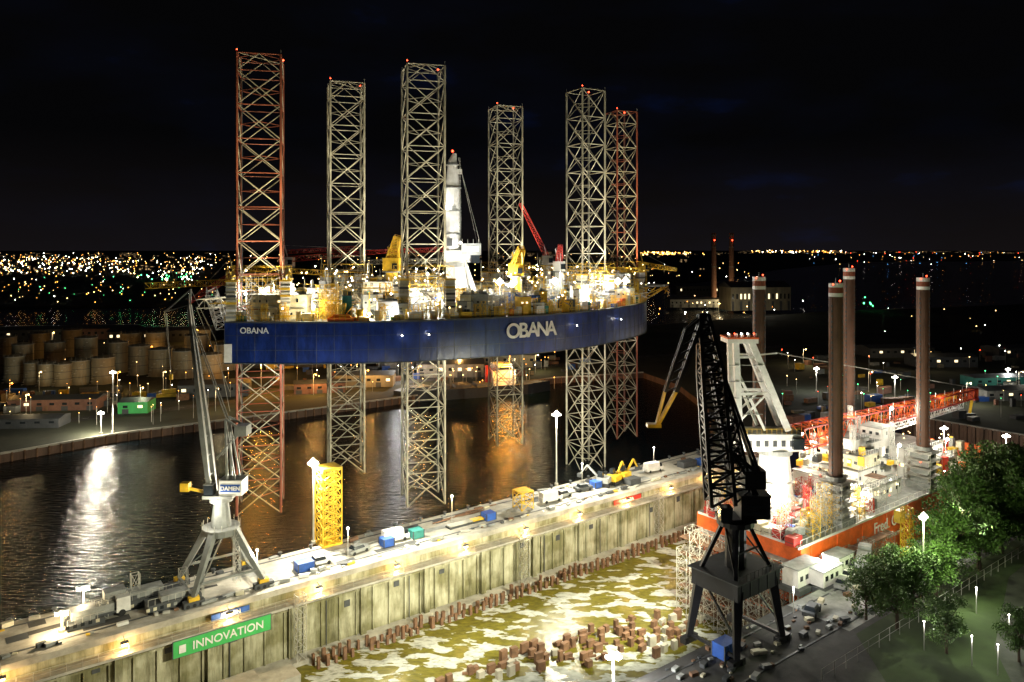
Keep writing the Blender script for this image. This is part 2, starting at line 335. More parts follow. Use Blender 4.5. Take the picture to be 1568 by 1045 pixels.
for k,(x,y,zt) in LEG.items():
    b=MB(); m1=m_rust if k in 'AF' else m_lat; m2=m_lat
    rot=math.radians({'A':14,'B':18,'C':16,'D':20,'E':30,'F':24}[k]); wd={'A':9.2,'B':8.6,'C':8.7,'D':8,'E':7.6,'F':7.2}[k]
    X=Vector((math.cos(rot),math.sin(rot),0))*wd/2; Y=Vector((-math.sin(rot),math.cos(rot),0))*wd/2; pr=[-X-Y,X-Y,X+Y,-X+Y]; c=Vector((x,y,0))
    bay=3.75; nb=int((zt+1.5)/bay); z=lambda i:Vector((0,0,zt-(nb-i)*bay))
    for i in range(4):
        b.beam(c+pr[i]+z(0),c+pr[i]+z(nb),.27,m1,6)
        b.beam(c+pr[i]*.965+z(0),c+pr[i]*.965+z(nb),.13,m_dgrey)
        q=pr[(i+1)%4]; mid=(pr[i]+q)/2
        for j in range(nb):
            if j%2==0: b.beam(c+pr[i]+z(j),c+mid+z(j+1),.12,m2,5); b.beam(c+q+z(j),c+mid+z(j+1),.12,m2,5)
            else: b.beam(c+mid+z(j),c+pr[i]+z(j+1),.12,m2,5); b.beam(c+mid+z(j),c+q+z(j+1),.12,m2,5)
            if j%2==1 or j==nb-1: b.beam(c+pr[i]+z(j+1),c+q+z(j+1),.12,m1 if (j==nb-1 or k=='A') else m2,5)
            if j%2==0: b.beam(c+mid+z(j+1),c+(pr[(i+1)%4]+pr[(i+2)%4])/2+z(j+1),.09,m1)
        b.beam(c+q+Vector((0,0,zt)),c+q+Vector((0,0,zt+1)),.08,m_steel)
    b.bulb(c+pr[2]+Vector((0,0,zt+1)),.28,e_r); b.bulb(c+pr[0]+Vector((0,0,zt+.6)),.2,e_r); b.beam(c+pr[0]+z(nb),c+pr[2]+z(nb),.12,m2)
    b.build('lattice_leg',ship)
    b=MB(); W=wd+2.6
    for i in range(4):
        cc=c+pr[i]*1.22+Vector((0,0,ZD)); b.box(cc,(2.0,2.0,8.5),m_white if i%2 else m_cream,rot); b.box(cc+Vector((0,0,8.5)),(2.5,2.5,.3),m_yel,rot)
        for zz in(1.5,3,4.5,6,7.5): b.box(cc+Vector((0,0,zz)),(2.5,2.5,.12),m_steel,rot); b.box(cc+Vector((0,0,zz-.9)),(2.15,2.15,.5),random.choice([m_yel,m_dgrey,m_grey,m_white]),rot)
        nx=c+pr[(i+1)%4]*1.22+Vector((0,0,ZD))
        for zz in(1.2,3,6,7,8.6,9.6): b.beam(cc+Vector((0,0,zz)),nx+Vector((0,0,zz)),.1,m_yel if zz>6 else m_steel)
        for q_ in range(6):
            t0=cc.lerp(nx,q_/6); t1=cc.lerp(nx,(q_+1)/6); b.beam(t0+Vector((0,0,6)),t1+Vector((0,0,8.6)),.07,m_yel); b.beam(t0,t0+Vector((0,0,9.6)),.06,m_steel); b.beam(t0+Vector((0,0,3)),t1,.06,m_steel)
    b.ladder_mast(c+Vector((0,0,ZD+8.5)),W+1,3.2,1,m_yel,.07,.04,rot)
    b.build('jacking_house',ship)
def inside(x,y,pl):
    r=False;n=len(pl)
    for i in range(n):
        x1,y1=pl[i];x2,y2=pl[(i+1)%n]
        if (y1>y)!=(y2>y) and x<(x2-x1)*(y-y1)/(y2-y1)+x1: r=not r
    return r
def legfar(x,y,r=7): return all((x-l[0])**2+(y-l[1])**2>r*r for l in LEG.values())
def unit(b,x,y,z,w_,d,h,m,an):
    b.box((x,y,z),(w_,d,h),m,an); ca,sa=math.cos(an),math.sin(an)
    def q(a,c): return Vector((x+a*ca-c*sa,y+a*sa+c*ca,z))
    b.box(q(R(-.2,.2)*w_,-d/2-.02),(.7,.1,min(1.9,h*.8)),m_dgrey,an)
    for k in range(int(w_/1.3)): b.box(q(-w_/2+.6+k*1.3,-d/2-.02)+Vector((0,0,h*.62)),(.5,.08,.4),random.choice([m_glass,m_dgrey,e_win]),an)
    b.box(q(0,0)+Vector((0,0,h)),(w_+.2,d+.2,.12),m_dgrey,an)
    for k in range(3): b.box(q(R(-.35,.35)*w_,R(-.3,.3)*d)+Vector((0,0,h+.1)),(R(.3,1.2),R(.3,1),R(.3,1.3)),random.choice([m_grey,m_cream,m_white,m_dgrey]),an)
    for a_,c_ in((-1,1),(1,1),(-1,-1),(1,-1)): b.beam(q(a_*w_/2,c_*d/2)+Vector((0,0,h)),q(a_*w_/2,c_*d/2)+Vector((0,0,h+1)),.04,m_yel)
    b.beam(q(-w_/2,-d/2)+Vector((0,0,h+1)),q(w_/2,-d/2)+Vector((0,0,h+1)),.04,m_yel)
b=MB(); cnt=0; pal=[m_cream,m_cream,m_white,m_white,m_white,m_white,m_grey,m_grey,m_yel,m_dgrey,m_teal,m_blue,m_steel]
while cnt<640:
    x=R(-62,43); y=R(160,250)
    if not inside(x,y,poly) or not inside(x,y-1.6,poly) or not inside(x-1.5,y,poly) or not inside(x+2,y,poly) or not legfar(x,y,6.3): continue
    cnt+=1; mm=random.choice(pal); k=random.random(); an=R(0,.6)
    if k<.4: unit(b,x,y,ZD,R(1.8,5),R(1.2,2.6),R(1.4,5.5),mm,an)
    elif k<.5: b.cyl((x,y,ZD),R(.4,1.2),R(1,4.5),mm,12)
    elif k<.7: b.ladder_mast((x,y,ZD),R(1,3),R(3,10),random.randint(3,5),m_yel if random.random()<.4 else m_steel,.07,.045,an)
    elif k<.88:
        for r_ in range(4): b.beam((x,y+r_*.3,ZD+R(.5,5)),(x+R(-7,7),y+R(-2,5),ZD+R(.5,5)),R(.05,.16),mm,5)
    elif k<.94: b.cyl((x,y,ZD),.1,R(7,15),m_steel,6)
    else: b.box((x,y,ZD+R(4,7)),(R(2,6),.8,.12),m_yel,an); b.beam((x,y,ZD),(x,y,ZD+6),.1,m_yel)
for i in range(0,len(es)-1):
    for k in range(3):
        p=es[i].lerp(es[i+1],R(0,1)); n=Vector((-(es[i+1]-es[i]).y,(es[i+1]-es[i]).x)).normalized(); q=p+n*R(.9,2); an=math.atan2((es[i+1]-es[i]).y,(es[i+1]-es[i]).x)
        if not inside(q.x,q.y,poly): continue
        if random.random()<.6: b.box((q.x,q.y,ZD),(R(.8,3),R(.6,1.2),R(.8,2.4)),random.choice(pal+[m_orange]),an)
        else: b.ladder_mast((q.x,q.y,ZD),1.1,R(2,4),2,m_yel,.06,.04,an)
b.build('deck_equipment',ship)
b=MB()
def dhouse(x0,x1,yt,d,m,rows=2,dep=8):
    a=dz(x0,480,d); c=dz(x1,480,d); zt=dz(x0,yt,d).z; zb=ZD
    cx=(a.x+c.x)/2; wdt=abs(c.x-a.x); h=zt-zb; b.box((cx,d+dep/2,zb),(wdt,dep,h),m)
    for r in range(rows+1): b.box((cx,d+dep/2-.4,zb+h*r/rows),(wdt+.4,dep+1.2,.12),m_grey); b.beam((cx-wdt/2,d-.95,zb+h*r/rows+1),(cx+wdt/2,d-.95,zb+h*r/rows+1),.04,m_yel)
    for r in range(rows):
        zz=zb+h*(r+.4)/rows; n=max(2,int(wdt/1.3))
        for i in range(n):
            if random.random()<.75: b.box((cx-wdt/2+(i+.5)*wdt/n+R(-.15,.15),d-.03,zz),(R(.4,.7),.12,R(.4,.9)),random.choice([m_glass,m_glass,e_win,m_dgrey,m_grey]))
    for i in range(8): b.box((cx+R(-.45,.45)*wdt,d+R(.1,.9)*dep,zt+.1),(R(.4,1.8),R(.4,1.2),R(.3,1.8)),random.choice([m_grey,m_cream,m_white,m_yel]))
    for i in range(3): b.cyl((cx+R(-.45,.45)*wdt,d+R(.1,.9)*dep,zt),.07,R(2,6),m_steel,5)
dhouse(384,470,452,165.5,m_cream,2,4); dhouse(470,505,442,173,m_white,3,6)
dhouse(556,600,432,186,m_white,4,9); dhouse(760,800,442,193,m_white,4,8); dhouse(812,842,448,197,m_white,3,7)
dhouse(930,966,420,224,m_white,5,10); dhouse(965,985,434,230,m_cream,3,8); dhouse(700,745,458,190,m_white,2,6); dhouse(640,672,446,196,m_white,3,8); dhouse(515,550,430,200,m_cream,3,8); dhouse(870,900,446,206,m_white,3,8)
b.build('accommodation',ship)
b=MB(); c=dz(698,470,196); c.z=ZD; x0=c.x
b.box((x0,196,ZD),(9,7,3),m_white); b.beam((x0,196,ZD+3),(x0,196,ZD+11),4.2,m_white,12,2.6)
b.cyl((x0,196,ZD+11),2.9,1.2,m_grey,16); b.box((x0+.6,196,ZD+12.2),(6.5,5,3),m_white)
bx=dz(693,420,196).x
b.beam((bx,196,ZD+14),(bx,196,76),2.15,m_white,12,1.95); b.beam((bx,196,76),(bx,196,83),1.9,m_white,12,1.2); b.beam((bx,196,83),(bx+.6,196,85.2),1.2,m_white,8,.5)
for zz in(58,64,70,76,82): b.cyl((bx,196,zz),2.3 if zz<80 else 1.7,.3,m_grey,12)
for zz in range(58,84): b.box((bx+2.0,195.4,zz),(.3,.9,.12),m_grey)
for s in(-.35,.35): b.beam((bx+2.2+s*.3,195.4+s,57),(bx+1.9+s*.3,195.4+s,84),.06,m_steel)
b.box((bx+1.9,196,79.8),(1.1,1.5,1.2),m_white); b.box((bx-.6,194,61),(1.4,.3,2),m_dgrey); b.box((bx+.5,194,70),(1.0,.3,1.4),m_grey)
a1=dz(722,382,196); b.box((a1.x,195,a1.z-1.5),(5,4,3),m_grey); b.box((a1.x,192.95,a1.z-.6),(4,.1,1.4),m_white); b.box((a1.x+1.2,194,a1.z-3.5),(2,2,2),m_glass); b.beam((bx,196,a1.z-3),(a1.x,195,a1.z-1),.5,m_white,6)
for k in range(4): b.beam((a1.x-2.2+k*1.4,192.8,a1.z+1.5),(a1.x-2.2+k*1.4,192.8,a1.z+2.6),.05,m_steel)
b.beam((x0-3.5,193.5,ZD),(x0-.5,195.5,ZD+12),.6,m_white,6); b.beam((x0+6.5,193.5,ZD),(x0+2,195.5,ZD+13),.7,m_white,6)
b.beam((bx+1.5,196,84),(a1.x+1.5,196,a1.z+1.5),.05,m_steel); b.beam((bx+1.5,195,84),(a1.x+2.3,195,a1.z+1.5),.05,m_steel); b.bulb((bx,196,85.8),.35,e_r)
b.bulb(dz(682,318,193.6),.5,e_w); b.bulb(dz(705,372,192),.35,e_w); b.bulb(dz(688,312,193.6),.3,e_w); b.build('main_crane',ship)
point('crane_lamp',(bx-3,192.5,72),900,WH,.3,ship); spot('crane_fill_spot',(bx+6,184,ZD+8),(bx,196,70),16000,WH,60,.3,ship)  # the spot is an unseen fill added to brighten the crane tower
b=MB()
def pcrane(x,ytop,d,tip,m,w=1.6,s=1.):
    p=dz(x,ytop,d); b.cyl((p.x,d,ZD),1.2*s,p.z-ZD,m,12); b.box((p.x,d,p.z),(3.2*s,3*s,2.6*s),m); b.box((p.x+1,d-1.6*s,p.z+.5),(1.2,.6,1.4),m_glass); b.cyl((p.x,d,p.z-.4),1.9*s,.3,m_grey,12)
    q=dz(*tip); b.lattice((p.x,d,p.z+2*s),q,w,w*.6,14,.13 if s>1 else .1,.08 if s>1 else .07,m_red if m!=m_yel else m_yel); b.beam((p.x-1,d,p.z+6),q,.05,m_steel); b.beam((p.x,d,p.z+2),(p.x-1,d,p.z+6),.2,m)
    if s>1:
        for t in(-1,1): b.beam((p.x-1.4*s,d+t,p.z+2),(q.x-.5,q.y+t*.5,q.z),.28,m); b.beam((p.x+1.5*s,d+t,p.z+2),(q.x,q.y+t*.5,q.z-1),.22,m)
pcrane(600,415,188,(609,362,186),m_yel,2.6,1.25); pcrane(838,405,226,(797,312,226),m_white)
pcrane(441,408,215,(604,384,205),m_white); pcrane(790,422,190,(799,380,186),m_yel,2.4,1.2)
pcrane(985,415,240,(1035,413,232),m_yel); pcrane(358,432,192,(290,462,185),m_cream); pcrane(856,415,205,(858,376,203),m_white,2)
for (p_,q_,w_,n_,mm) in(((440,386,222),(545,380,218),1.1,20,m_red),((575,386,212),(690,382,206),1.1,20,m_red),((800,410,212),(985,414,225),1.3,26,m_yel),((225,438,190),(360,432,186),1.4,16,m_yel),((380,412,196),(500,418,190),1.2,16,m_yel),((560,402,214),(720,398,214),1.2,18,m_steel)):
    b.lattice(dz(*p_),dz(*q_),w_,w_,n_,.1,.06,mm)
b.build('deck_cranes',ship)
b=MB()
for i in range(6):
    b.beam((-64-i*.8,166+i*3,ZD+3.5),(-62.5,166+i*3,ZD-3),.12,m_steel); b.beam((-67,166+i*3,ZD+3.5),(-62,166+i*3,ZD+3.5),.12,m_yel)
b.lattice((-68,164,ZD+3.5),(-62,192,ZD+3.5),2,2,10,.1,.07,m_cream); b.lattice((-69,172,ZD+6),(-63,163,ZD-1),2.2,2.2,8,.1,.07,m_steel)
b.build('stern_gantry',ship)
b=MB(); p,a=onhull(521); c=Vector((p.x,p.y+1,ZD-.2))
b.box(c,(5.5,2,.9),m_orange,a); b.box(c+Vector((0,0,.9)),(4.6,1.7,.7),m_orange,a,.7); b.beam(c+Vector((-2.2,1,0)),c+Vector((-2.2,.6,2.4)),.12,m_white); b.beam(c+Vector((2.2,1,0)),c+Vector((2.2,.6,2.4)),.12,m_white); b.build('lifeboat',ship)
b=MB(); hx=dz(985,430,238); pl=[(hx.x+8*math.cos(t*math.pi/4),238+8*math.sin(t*math.pi/4)) for t in range(8)]; b.prism(pl,ZD+4,ZD+4.5,m_grey); 
for t in range(8): b.beam((pl[t][0],pl[t][1],ZD+4),(hx.x-2,238,ZD-2),.15,m_yel); b.beam((pl[t][0],pl[t][1],ZD+2),(pl[(t+1)%8][0],pl[(t+1)%8][1],ZD+4),.1,m_yel)
b.build('helideck',ship)
b=MB(); flood=[(450,443,170),(480,470,164),(530,486,166),(604,490,167),(575,455,182),(640,448,182),(668,466,180),(712,490,176),(765,432,188),(784,436,188),(850,431,193),(893,440,198),(925,436,205),(946,431,210),(958,430,214),(735,452,192),(410,446,168),(655,420,188),(905,462,197),(820,455,200),(566,492,166),(376,450,170)]
for i,(x,y,d) in enumerate(flood):
    p=dz(x,y,d); p.z=max(p.z,ZD+1.2); big=i in(8,10,13,14,9,15); b.bulb(p,1.0 if big else .42,e_w if (big or i%2) else e_y); b.beam((p.x,p.y+.6,ZD),(p.x,p.y+.5,p.z),.09,m_steel)
    point('deck_lamp',p+Vector((0,-.9,.3)),7000 if big else 3700,WH if big else (WH,YL,WW)[i%3],.3,ship)
cnt=0
while cnt<330:
    x=R(-62,43); y=R(161,250)
    if not inside(x,y,poly): continue
    cnt+=1; b.bulb((x,y,ZD+R(1,11)),R(.1,.24),random.choice([e_w,e_w,e_warm,e_y,e_y,e_warm]))
b.build('deck_lamps',ship)
for k,(x,y,zt) in LEG.items():
    colr=(1,.84,.5) if k in'AF' else (1,.93,.7)
    spot('leg_fill_spot',(x+7,y-10,ZD+9),(x,y,72),27000,colr,80,.4,ship)  # added spots without fixtures, brightening the leg above deck
    spot('leg_fill_spot',(x+10,y-15,ZD+12),(x,y,94),54000,colr,44,.4,ship)
    point('underhull_fill',(x+(5 if k!='B' else 8),y-7,ZB-2),1300 if k in 'AC' else 800,(1,.97,.85),.3,ship)  # added light without fixture, brightening the leg below the hull
for x in(615,655,878,945):
    p,a=onhull(x); b=MB(); q=Vector((p.x+1.2*math.sin(a),p.y-1.2*math.cos(a),ZB+6)); b.beam((p.x,p.y,ZB+6.2),q,.06,m_steel); b.bulb(q,.16,e_w); b.build('hull_lamp',ship); point('hull_side_lamp',q,420,WH,.12,ship)

# ---------------------------------------------------------------- lamp masts
def mast(base,top,P_,col,sp=None,name='lamp_post',r=.5):
    b=MB(); base=Vector(base); h=top-base.z; b.cyl(base,.22,h,m_steel,8,.12); b.cyl(base,.5,.5,m_conc,8); e_=e_w if col[2]>.2 else e_or
    b.box(base+Vector((0,0,h)),(1.8,.5,.2),m_steel,UA)
    for s in(-.55,.55): b.box(base+Vector((s,-.2,h-.35)),(.7,.7,.35),e_,UA)
    b.bulb(base+Vector((0,-.3,h)),r,e_)
    o=b.build(name)
    point('light',base+Vector((0,-.6,h-.9)),P_,col,.5,o)
    if sp: spot('beam',base+Vector((0,-1,h+.2)),sp[0],sp[1],col,sp[2],.5,o)
    return o
c1=at(480,832,3); c2=at(852,743,3)
mast(c1,18.7,36000,WW,(uv(60,98,-10),60000,110),r=.95)
mast(c2,20.3,34000,WW,(uv(125,98,-10),60000,110),r=.8)
spot('quay_fill_spot',c1+Vector((0,1,16)),(-42,164,40),14000,(.8,.9,1),85,.5)  # unseen fills added beside the lamp masts, aimed at the hull
spot('quay_fill_spot',c2+Vector((0,1,17)),(5,180,36),13000,(.85,.92,1),80,.5)
spot('quay_fill_spot',c1+Vector((0,1.5,15)),(-25,176,12),11000,WH,80,.5)  # unseen fills added beside the lamp masts, aimed at the lower legs
spot('quay_fill_spot',c2+Vector((0,1.5,15)),(22,209,14),13000,WH,80,.5)
mast(uv(68.6,69.0,3),8,4000,WH,(uv(90,95,-10),26000,140),r=.45)
b=MB(); c=at(503,832,3); b.ladder_mast(c,3.8,14.6,8,m_yel,.16,.09,UA); b.ladder_mast(c,2.4,14.6,8,m_yel,.1,.07,UA); b.box(c+Vector((0,0,14.6)),(4,4,.4),m_yel,UA); b.box(c,(4,4,.4),m_yel,UA); b.build('yellow_lattice_tower')
b=MB(); c=at(801,778,3); b.ladder_mast(c,3.2,3.8,2,m_yel,.14,.08,UA); b.box(c+Vector((0,0,3.8)),(3.4,3.4,.2),m_yel,UA); b.build('yellow_lifting_frame')

# ---------------------------------------------------------------- quay objects
def container(c,ang,m,l=6,h=2.6):
    b=MB(); b.box(c,(l,2.2,h),m,ang); n=int(l/.5); d=Vector((math.cos(ang),math.sin(ang),0)); q=Vector((-math.sin(ang),math.cos(ang),0))
    for i in range(n):
        for s_ in(-1,1): b.box(Vector(c)+d*(-l/2+.4+i*.5)+q*1.12*s_+Vector((0,0,.15)),(.2,.07,h-.3),m,ang)
    for i in(-1,1):
        for j in(-1,1): b.box(Vector(c)+d*(l/2)*i+q*1.1*j,(.16,.16,h+.05),m_dgrey,ang)
    b.build('shipping_container')
def car(c,ang,m,van=False):
    b=MB(); c=Vector(c); d=Vector((math.cos(ang),math.sin(ang),0)); q=Vector((-math.sin(ang),math.cos(ang),0)); l=5.4 if van else 4.4
    b.box(c+Vector((0,0,.35)),(l,1.85,.6 if not van else .9),m,ang)
    if van: b.box(c-d*.5+Vector((0,0,1.25)),(4.2,1.8,1.1),m,ang,.94); b.box(c+d*1.9+Vector((0,0,1.25)),(1.1,1.7,.7),m_glass,ang,.8)
    else: b.box(c-d*.2+Vector((0,0,.95)),(2.5,1.7,.55),m_glass,ang,.78); b.box(c-d*.2+Vector((0,0,1.5)),(1.8,1.3,.05),m,ang)
    for i in(-1,1):
        for j in(-1,1):
            p=c+d*l*.31*i+q*.86*j+Vector((0,0,.34)); b.beam(p-q*.12,p+q*.12,.34,m_tyre,12)
        b.box(c+d*(l/2)+q*.6*i+Vector((0,0,.6)),(.08,.3,.15),m_white,ang)
    b.build('van' if van else 'parked_car')
def truck(c,ang,m):
    b=MB(); c=Vector(c); d=Vector((math.cos(ang),math.sin(ang),0)); q=Vector((-math.sin(ang),math.cos(ang),0))
    b.box(c+d*3.4+Vector((0,0,.6)),(2,2.3,2.2),m,ang,.95); b.box(c+d*4.2+Vector((0,0,1.6)),(.5,2.1,.9),m_glass,ang); b.box(c-d*.8+Vector((0,0,.8)),(6.4,2.3,.3),m_dgrey,ang); b.box(c-d*.8+Vector((0,0,1.1)),(5.8,2.2,1.2),m_grey,ang)
    for i in(3.2,-1.5,-2.8):
        for j in(-1,1): p=c+d*i+q*1.05*j+Vector((0,0,.5)); b.beam(p-q*.15,p+q*.15,.5,m_tyre,12)
    b.build('truck')
def excavator(c,ang,m=m_yel):
    b=MB(); c=Vector(c); d=Vector((math.cos(ang),math.sin(ang),0)); q=Vector((-math.sin(ang),math.cos(ang),0))
    for j in(-1,1): b.box(c+q*1.1*j,(3.6,.6,.8),m_tyre,ang)
    b.box(c+Vector((0,0,.9)),(3,2.6,1.3),m,ang); b.box(c+d*.6+q*.7+Vector((0,0,2.2)),(1.4,1,1.3),m_glass,ang,.85)
    p=c+d*1.4+Vector((0,0,1.8)); e_=p+d*3+Vector((0,0,2.6)); f=e_+d*2-Vector((0,0,2.6)); b.beam(p,e_,.28,m); b.beam(e_,f,.22,m); b.box(f-Vector((0,0,.5)),(.9,1.1,.8),m_dgrey,ang); b.build('excavator')
for x,y,mm,l in((466,872,m_blue,3),(637,822,m_teal,2.4),(748,795,m_blue,2.4),(592,835,m_blue,2.2),(912,746,m_blue,2.2),(968,741,m_dgrey,3.4),(1075,711,m_blue,3),(1052,714,m_dgrey,5)): container(at(x,y,3),UA,mm,l,1.5)
for x,y,mm,vn in((548,846,m_grey,0),(605,828,m_white,1),(843,768,m_white,1),(862,761,m_grey,0),(893,751,m_dgrey,0),(490,864,m_white,0),(1000,722,m_white,1)): car(at(x,y,3),UA+R(-.2,.2),mm,vn)
excavator(at(940,741,3),UA+.3); excavator(at(925,744,3),UA+2,m_grey); excavator(at(955,736,3),UA+.2,m_yel)
truck(at(150,948,3),UA,m_white)
b=MB()
for x,y in((722,800),(700,806),(735,797)):
    c=at(x,y,3); b.box(c,(4.5,1.9,.25),m_dgrey,UA)
    for j in(-.6,-.2,.2,.6): b.beam(c-U*2.2+V*j+Vector((0,0,.45)),c+U*2.2+V*j+Vector((0,0,.45)),.16,m_yel if x==735 else m_steel,6)
for i in range(170):
    u=R(-20,174); v=random.choice([R(125.8,127),R(126,127),R(134.5,137.5)]); s=R(.25,.8); b.box(uv(u,v,3.07),(s*R(1,3.5),s,s*R(.3,1)),random.choice([m_dgrey,m_grey,m_brown,m_grey,m_cream,m_white,m_yel,m_steel]),UA+R(-.3,.3))
for i in range(14): a=uv(52+R(0,12),132+R(-1.2,1.2),3.2); b.beam(a,a+U*R(4,9),.13,m_steel,6)
for i in range(10): a=uv(80+R(0,12),135+R(-1,1),3.2); b.beam(a,a+U*R(3,7),.13,m_brown,6)
b.build('pallet_stacks')
b=MB()
for i in range(60):
    u0=R(-30,170); b.box(uv(u0,R(128,136),3.006+i*.0003),(R(2,9),R(.8,2.5),.004),random.choice([m_asph,m_grey,m_dgrey,m_grey]),UA+R(-.05,.05))
b.build('pavement_patches')
b=MB()
for (x,y,l,h) in((215,925,13,3),(175,935,6,4),(265,925,8,2.5),(130,955,5,1.6)):
    c=at(x,y,3); b.box(c,(l,3.2,h*.5),m_dgrey,UA); b.box(c+Vector((0,0,h*.5)),(l*.5,2.2,h*.35),m_grey,UA); b.ladder_mast(c+U*(l/2),1.2,h+1,2,m_steel,.05,.03,UA)
    for k in range(int(l)): 
        q=c+U*(k-l/2)-V*1.6+Vector((0,0,h*.5)); b.beam(q,q+Vector((0,0,1)),.035,m_steel); b.box(c+U*(k-l/2)-V*1.62+Vector((0,0,.4)),(.5,.06,.5),random.choice([m_grey,m_glass,m_cream]),UA)
    b.beam(c-U*l/2-V*1.6+Vector((0,0,h*.5+1)),c+U*l/2-V*1.6+Vector((0,0,h*.5+1)),.035,m_steel)
b.build('quay_service_units')
mast(at(95,968,3),6,2400,WM,r=.3); mast(at(128,938,3),7,1600,WM,r=.25)
for x,y in((400,900),(540,862),(700,806),(900,750),(1010,722)):
    p=at(x,y,3)+V*2; s=MB(); s.cyl(p,.08,5.6,m_steel,6); s.bulb(p+Vector((0,0,5.7)),.2,e_w); o=s.build('street_lamp'); point('light',p+Vector((0,-.5,5.5)),2200,WW,.3,o)

# ---------------------------------------------------------------- grey harbour crane
cr=empty('harbour_crane'); c=uv(37.6,131.2,3); D0=c.y
b=MB(); ring=c+Vector((0,0,10))
for i in(-1,1):
    for j in(-1,1):
        f=c+U*5.6*i+V*4.6*j; b.box(f,(3.2,1.2,.9),m_dgrey,UA); b.box(f+Vector((0,0,.9)),(1.6,1,.6),m_yel,UA); b.beam(f+Vector((0,0,1.3)),ring+U*1.7*i+V*1.5*j,.5,m_crgrey,4,.75)
        for s in(-1,0,1): q=f+U*s; b.beam(q-V*.65+Vector((0,0,.3)),q+V*.65+Vector((0,0,.3)),.3,m_tyre,10)
    b.beam(c+U*5.6*i-V*4.6+Vector((0,0,1.3)),c+U*5.6*i+V*4.6+Vector((0,0,1.3)),.3,m_crgrey)
    b.beam(c+V*4.6*i-U*4.4+Vector((0,0,3.2)),c+V*4.6*i+U*4.4+Vector((0,0,3.2)),.22,m_crgrey)
    b.beam(c+V*4.2*i-U*4.2+Vector((0,0,3.2)),ring+Vector((0,0,-2)),.12,m_crgrey)
b.cyl(ring-Vector((0,0,1)),2.7,1.1,m_crgrey,16); b.cyl(ring+Vector((0,0,.1)),3.1,.15,m_grey,16); b.cyl(ring+Vector((0,0,.3)),1.7,4.2,m_crgrey,14,1.2)
for t in range(16): a=t*math.pi/8; q=ring+Vector((3*math.cos(a),3*math.sin(a),.2)); b.beam(q,q+Vector((0,0,1)),.04,m_steel)
b.ladder_mast(ring+U*2+V*-2-Vector((0,0,9)),1.0,9,6,m_steel,.05,.03,UA)
b.cyl(ring+Vector((0,0,4.5)),1.9,.8,m_grey,14); b.build('portal',cr)
b=MB(); pz=ring+Vector((0,0,5.3))
b.box(pz,(5,3.6,.5),m_crgrey); b.box(pz+Vector((2.1,0,.5)),(3.8,3,2.5),m_white); b.box(pz+Vector((2.1,0,3.0)),(4,3.2,.12),m_grey); b.box(pz+Vector((2.1,-1.55,1.1)),(3.3,.1,1.3),m_blue); b.box(pz+Vector((-1.6,-.9,.3)),(1.5,1.5,2),m_glass); b.box(pz+Vector((-1.6,-.9,2.3)),(1.6,1.6,.1),m_grey)
b.beam(pz+Vector((-.6,0,.2)),pz+Vector((-5,-1,1.6)),.28,m_yel); b.box(pz+Vector((-5.6,-1,1.2)),(1.4,1.2,1.4),m_yel)
T=dz(290,467,D0); K=dz(372,655,D0); A0=pz+Vector((-1.4,0,.5)); Hh=dz(348,640,D0)
for s in(-1,1):
    o_=Vector((0,1.2*s,0)); mid=A0.lerp(T,.3)
    b.beam(A0+o_,mid+o_*.9,.4,m_crgrey,4,.6); b.beam(mid+o_*.9,T+o_*.3,.6,m_crgrey,4,.28)
    b.beam(pz+Vector((1.5,1.1*s,.5)),Hh+o_*.7,.22,m_crgrey); b.beam(pz+Vector((3.2,1.1*s,.5)),Hh+o_*.7,.16,m_crgrey)
    b.beam(Hh+o_*.7,K+o_,.22,m_crgrey); b.beam(K+o_,dz(336,700,D0)+o_,.13,m_crgrey); b.beam(Hh+o_*.4,T.lerp(A0,.08)+o_*.3,.1,m_crgrey); b.beam(T+o_*.3,dz(292,443,D0)+o_*.2,.13,m_crgrey)
for k in range(1,9): q=A0.lerp(T,k/10); b.beam(q-Vector((0,1,0)),q+Vector((0,1,0)),.12,m_crgrey)
for k in range(5): b.beam((pz+Vector((1.5,-1.1,.5))).lerp(Hh,k/5),(pz+Vector((3.2,-1.1,.5))).lerp(Hh,(k+1)/5.5),.06,m_crgrey)
b.box(K-Vector((0,0,1.2)),(2,2.6,1.7),m_crgrey); b.beam(dz(292,443,D0),dz(330,520,D0),.06,m_steel); b.beam(dz(330,520,D0),dz(352,630,D0),.05,m_steel); b.beam(dz(300,470,D0),dz(352,600,D0),.05,m_steel)
b.beam(dz(252,478,D0),dz(292,443,D0),.15,m_crgrey); b.beam(dz(252,478,D0),T,.1,m_crgrey); b.beam(dz(255,480,D0),dz(262,575,D0),.05,m_steel); b.beam(dz(252,478,D0),dz(262,575,D0),.04,m_steel)
b.box(dz(262,577,D0)-Vector((0,0,.5)),(.5,.4,.9),m_yel)
b.build('jib_and_cab',cr); text('DAMEN',pz+Vector((2.1,-1.65,1.75)),.95,0,m_white,cr,'lettering')
point('crane_worklight',pz+Vector((-1,-3.5,-1.5)),1800,WW,.3,cr)

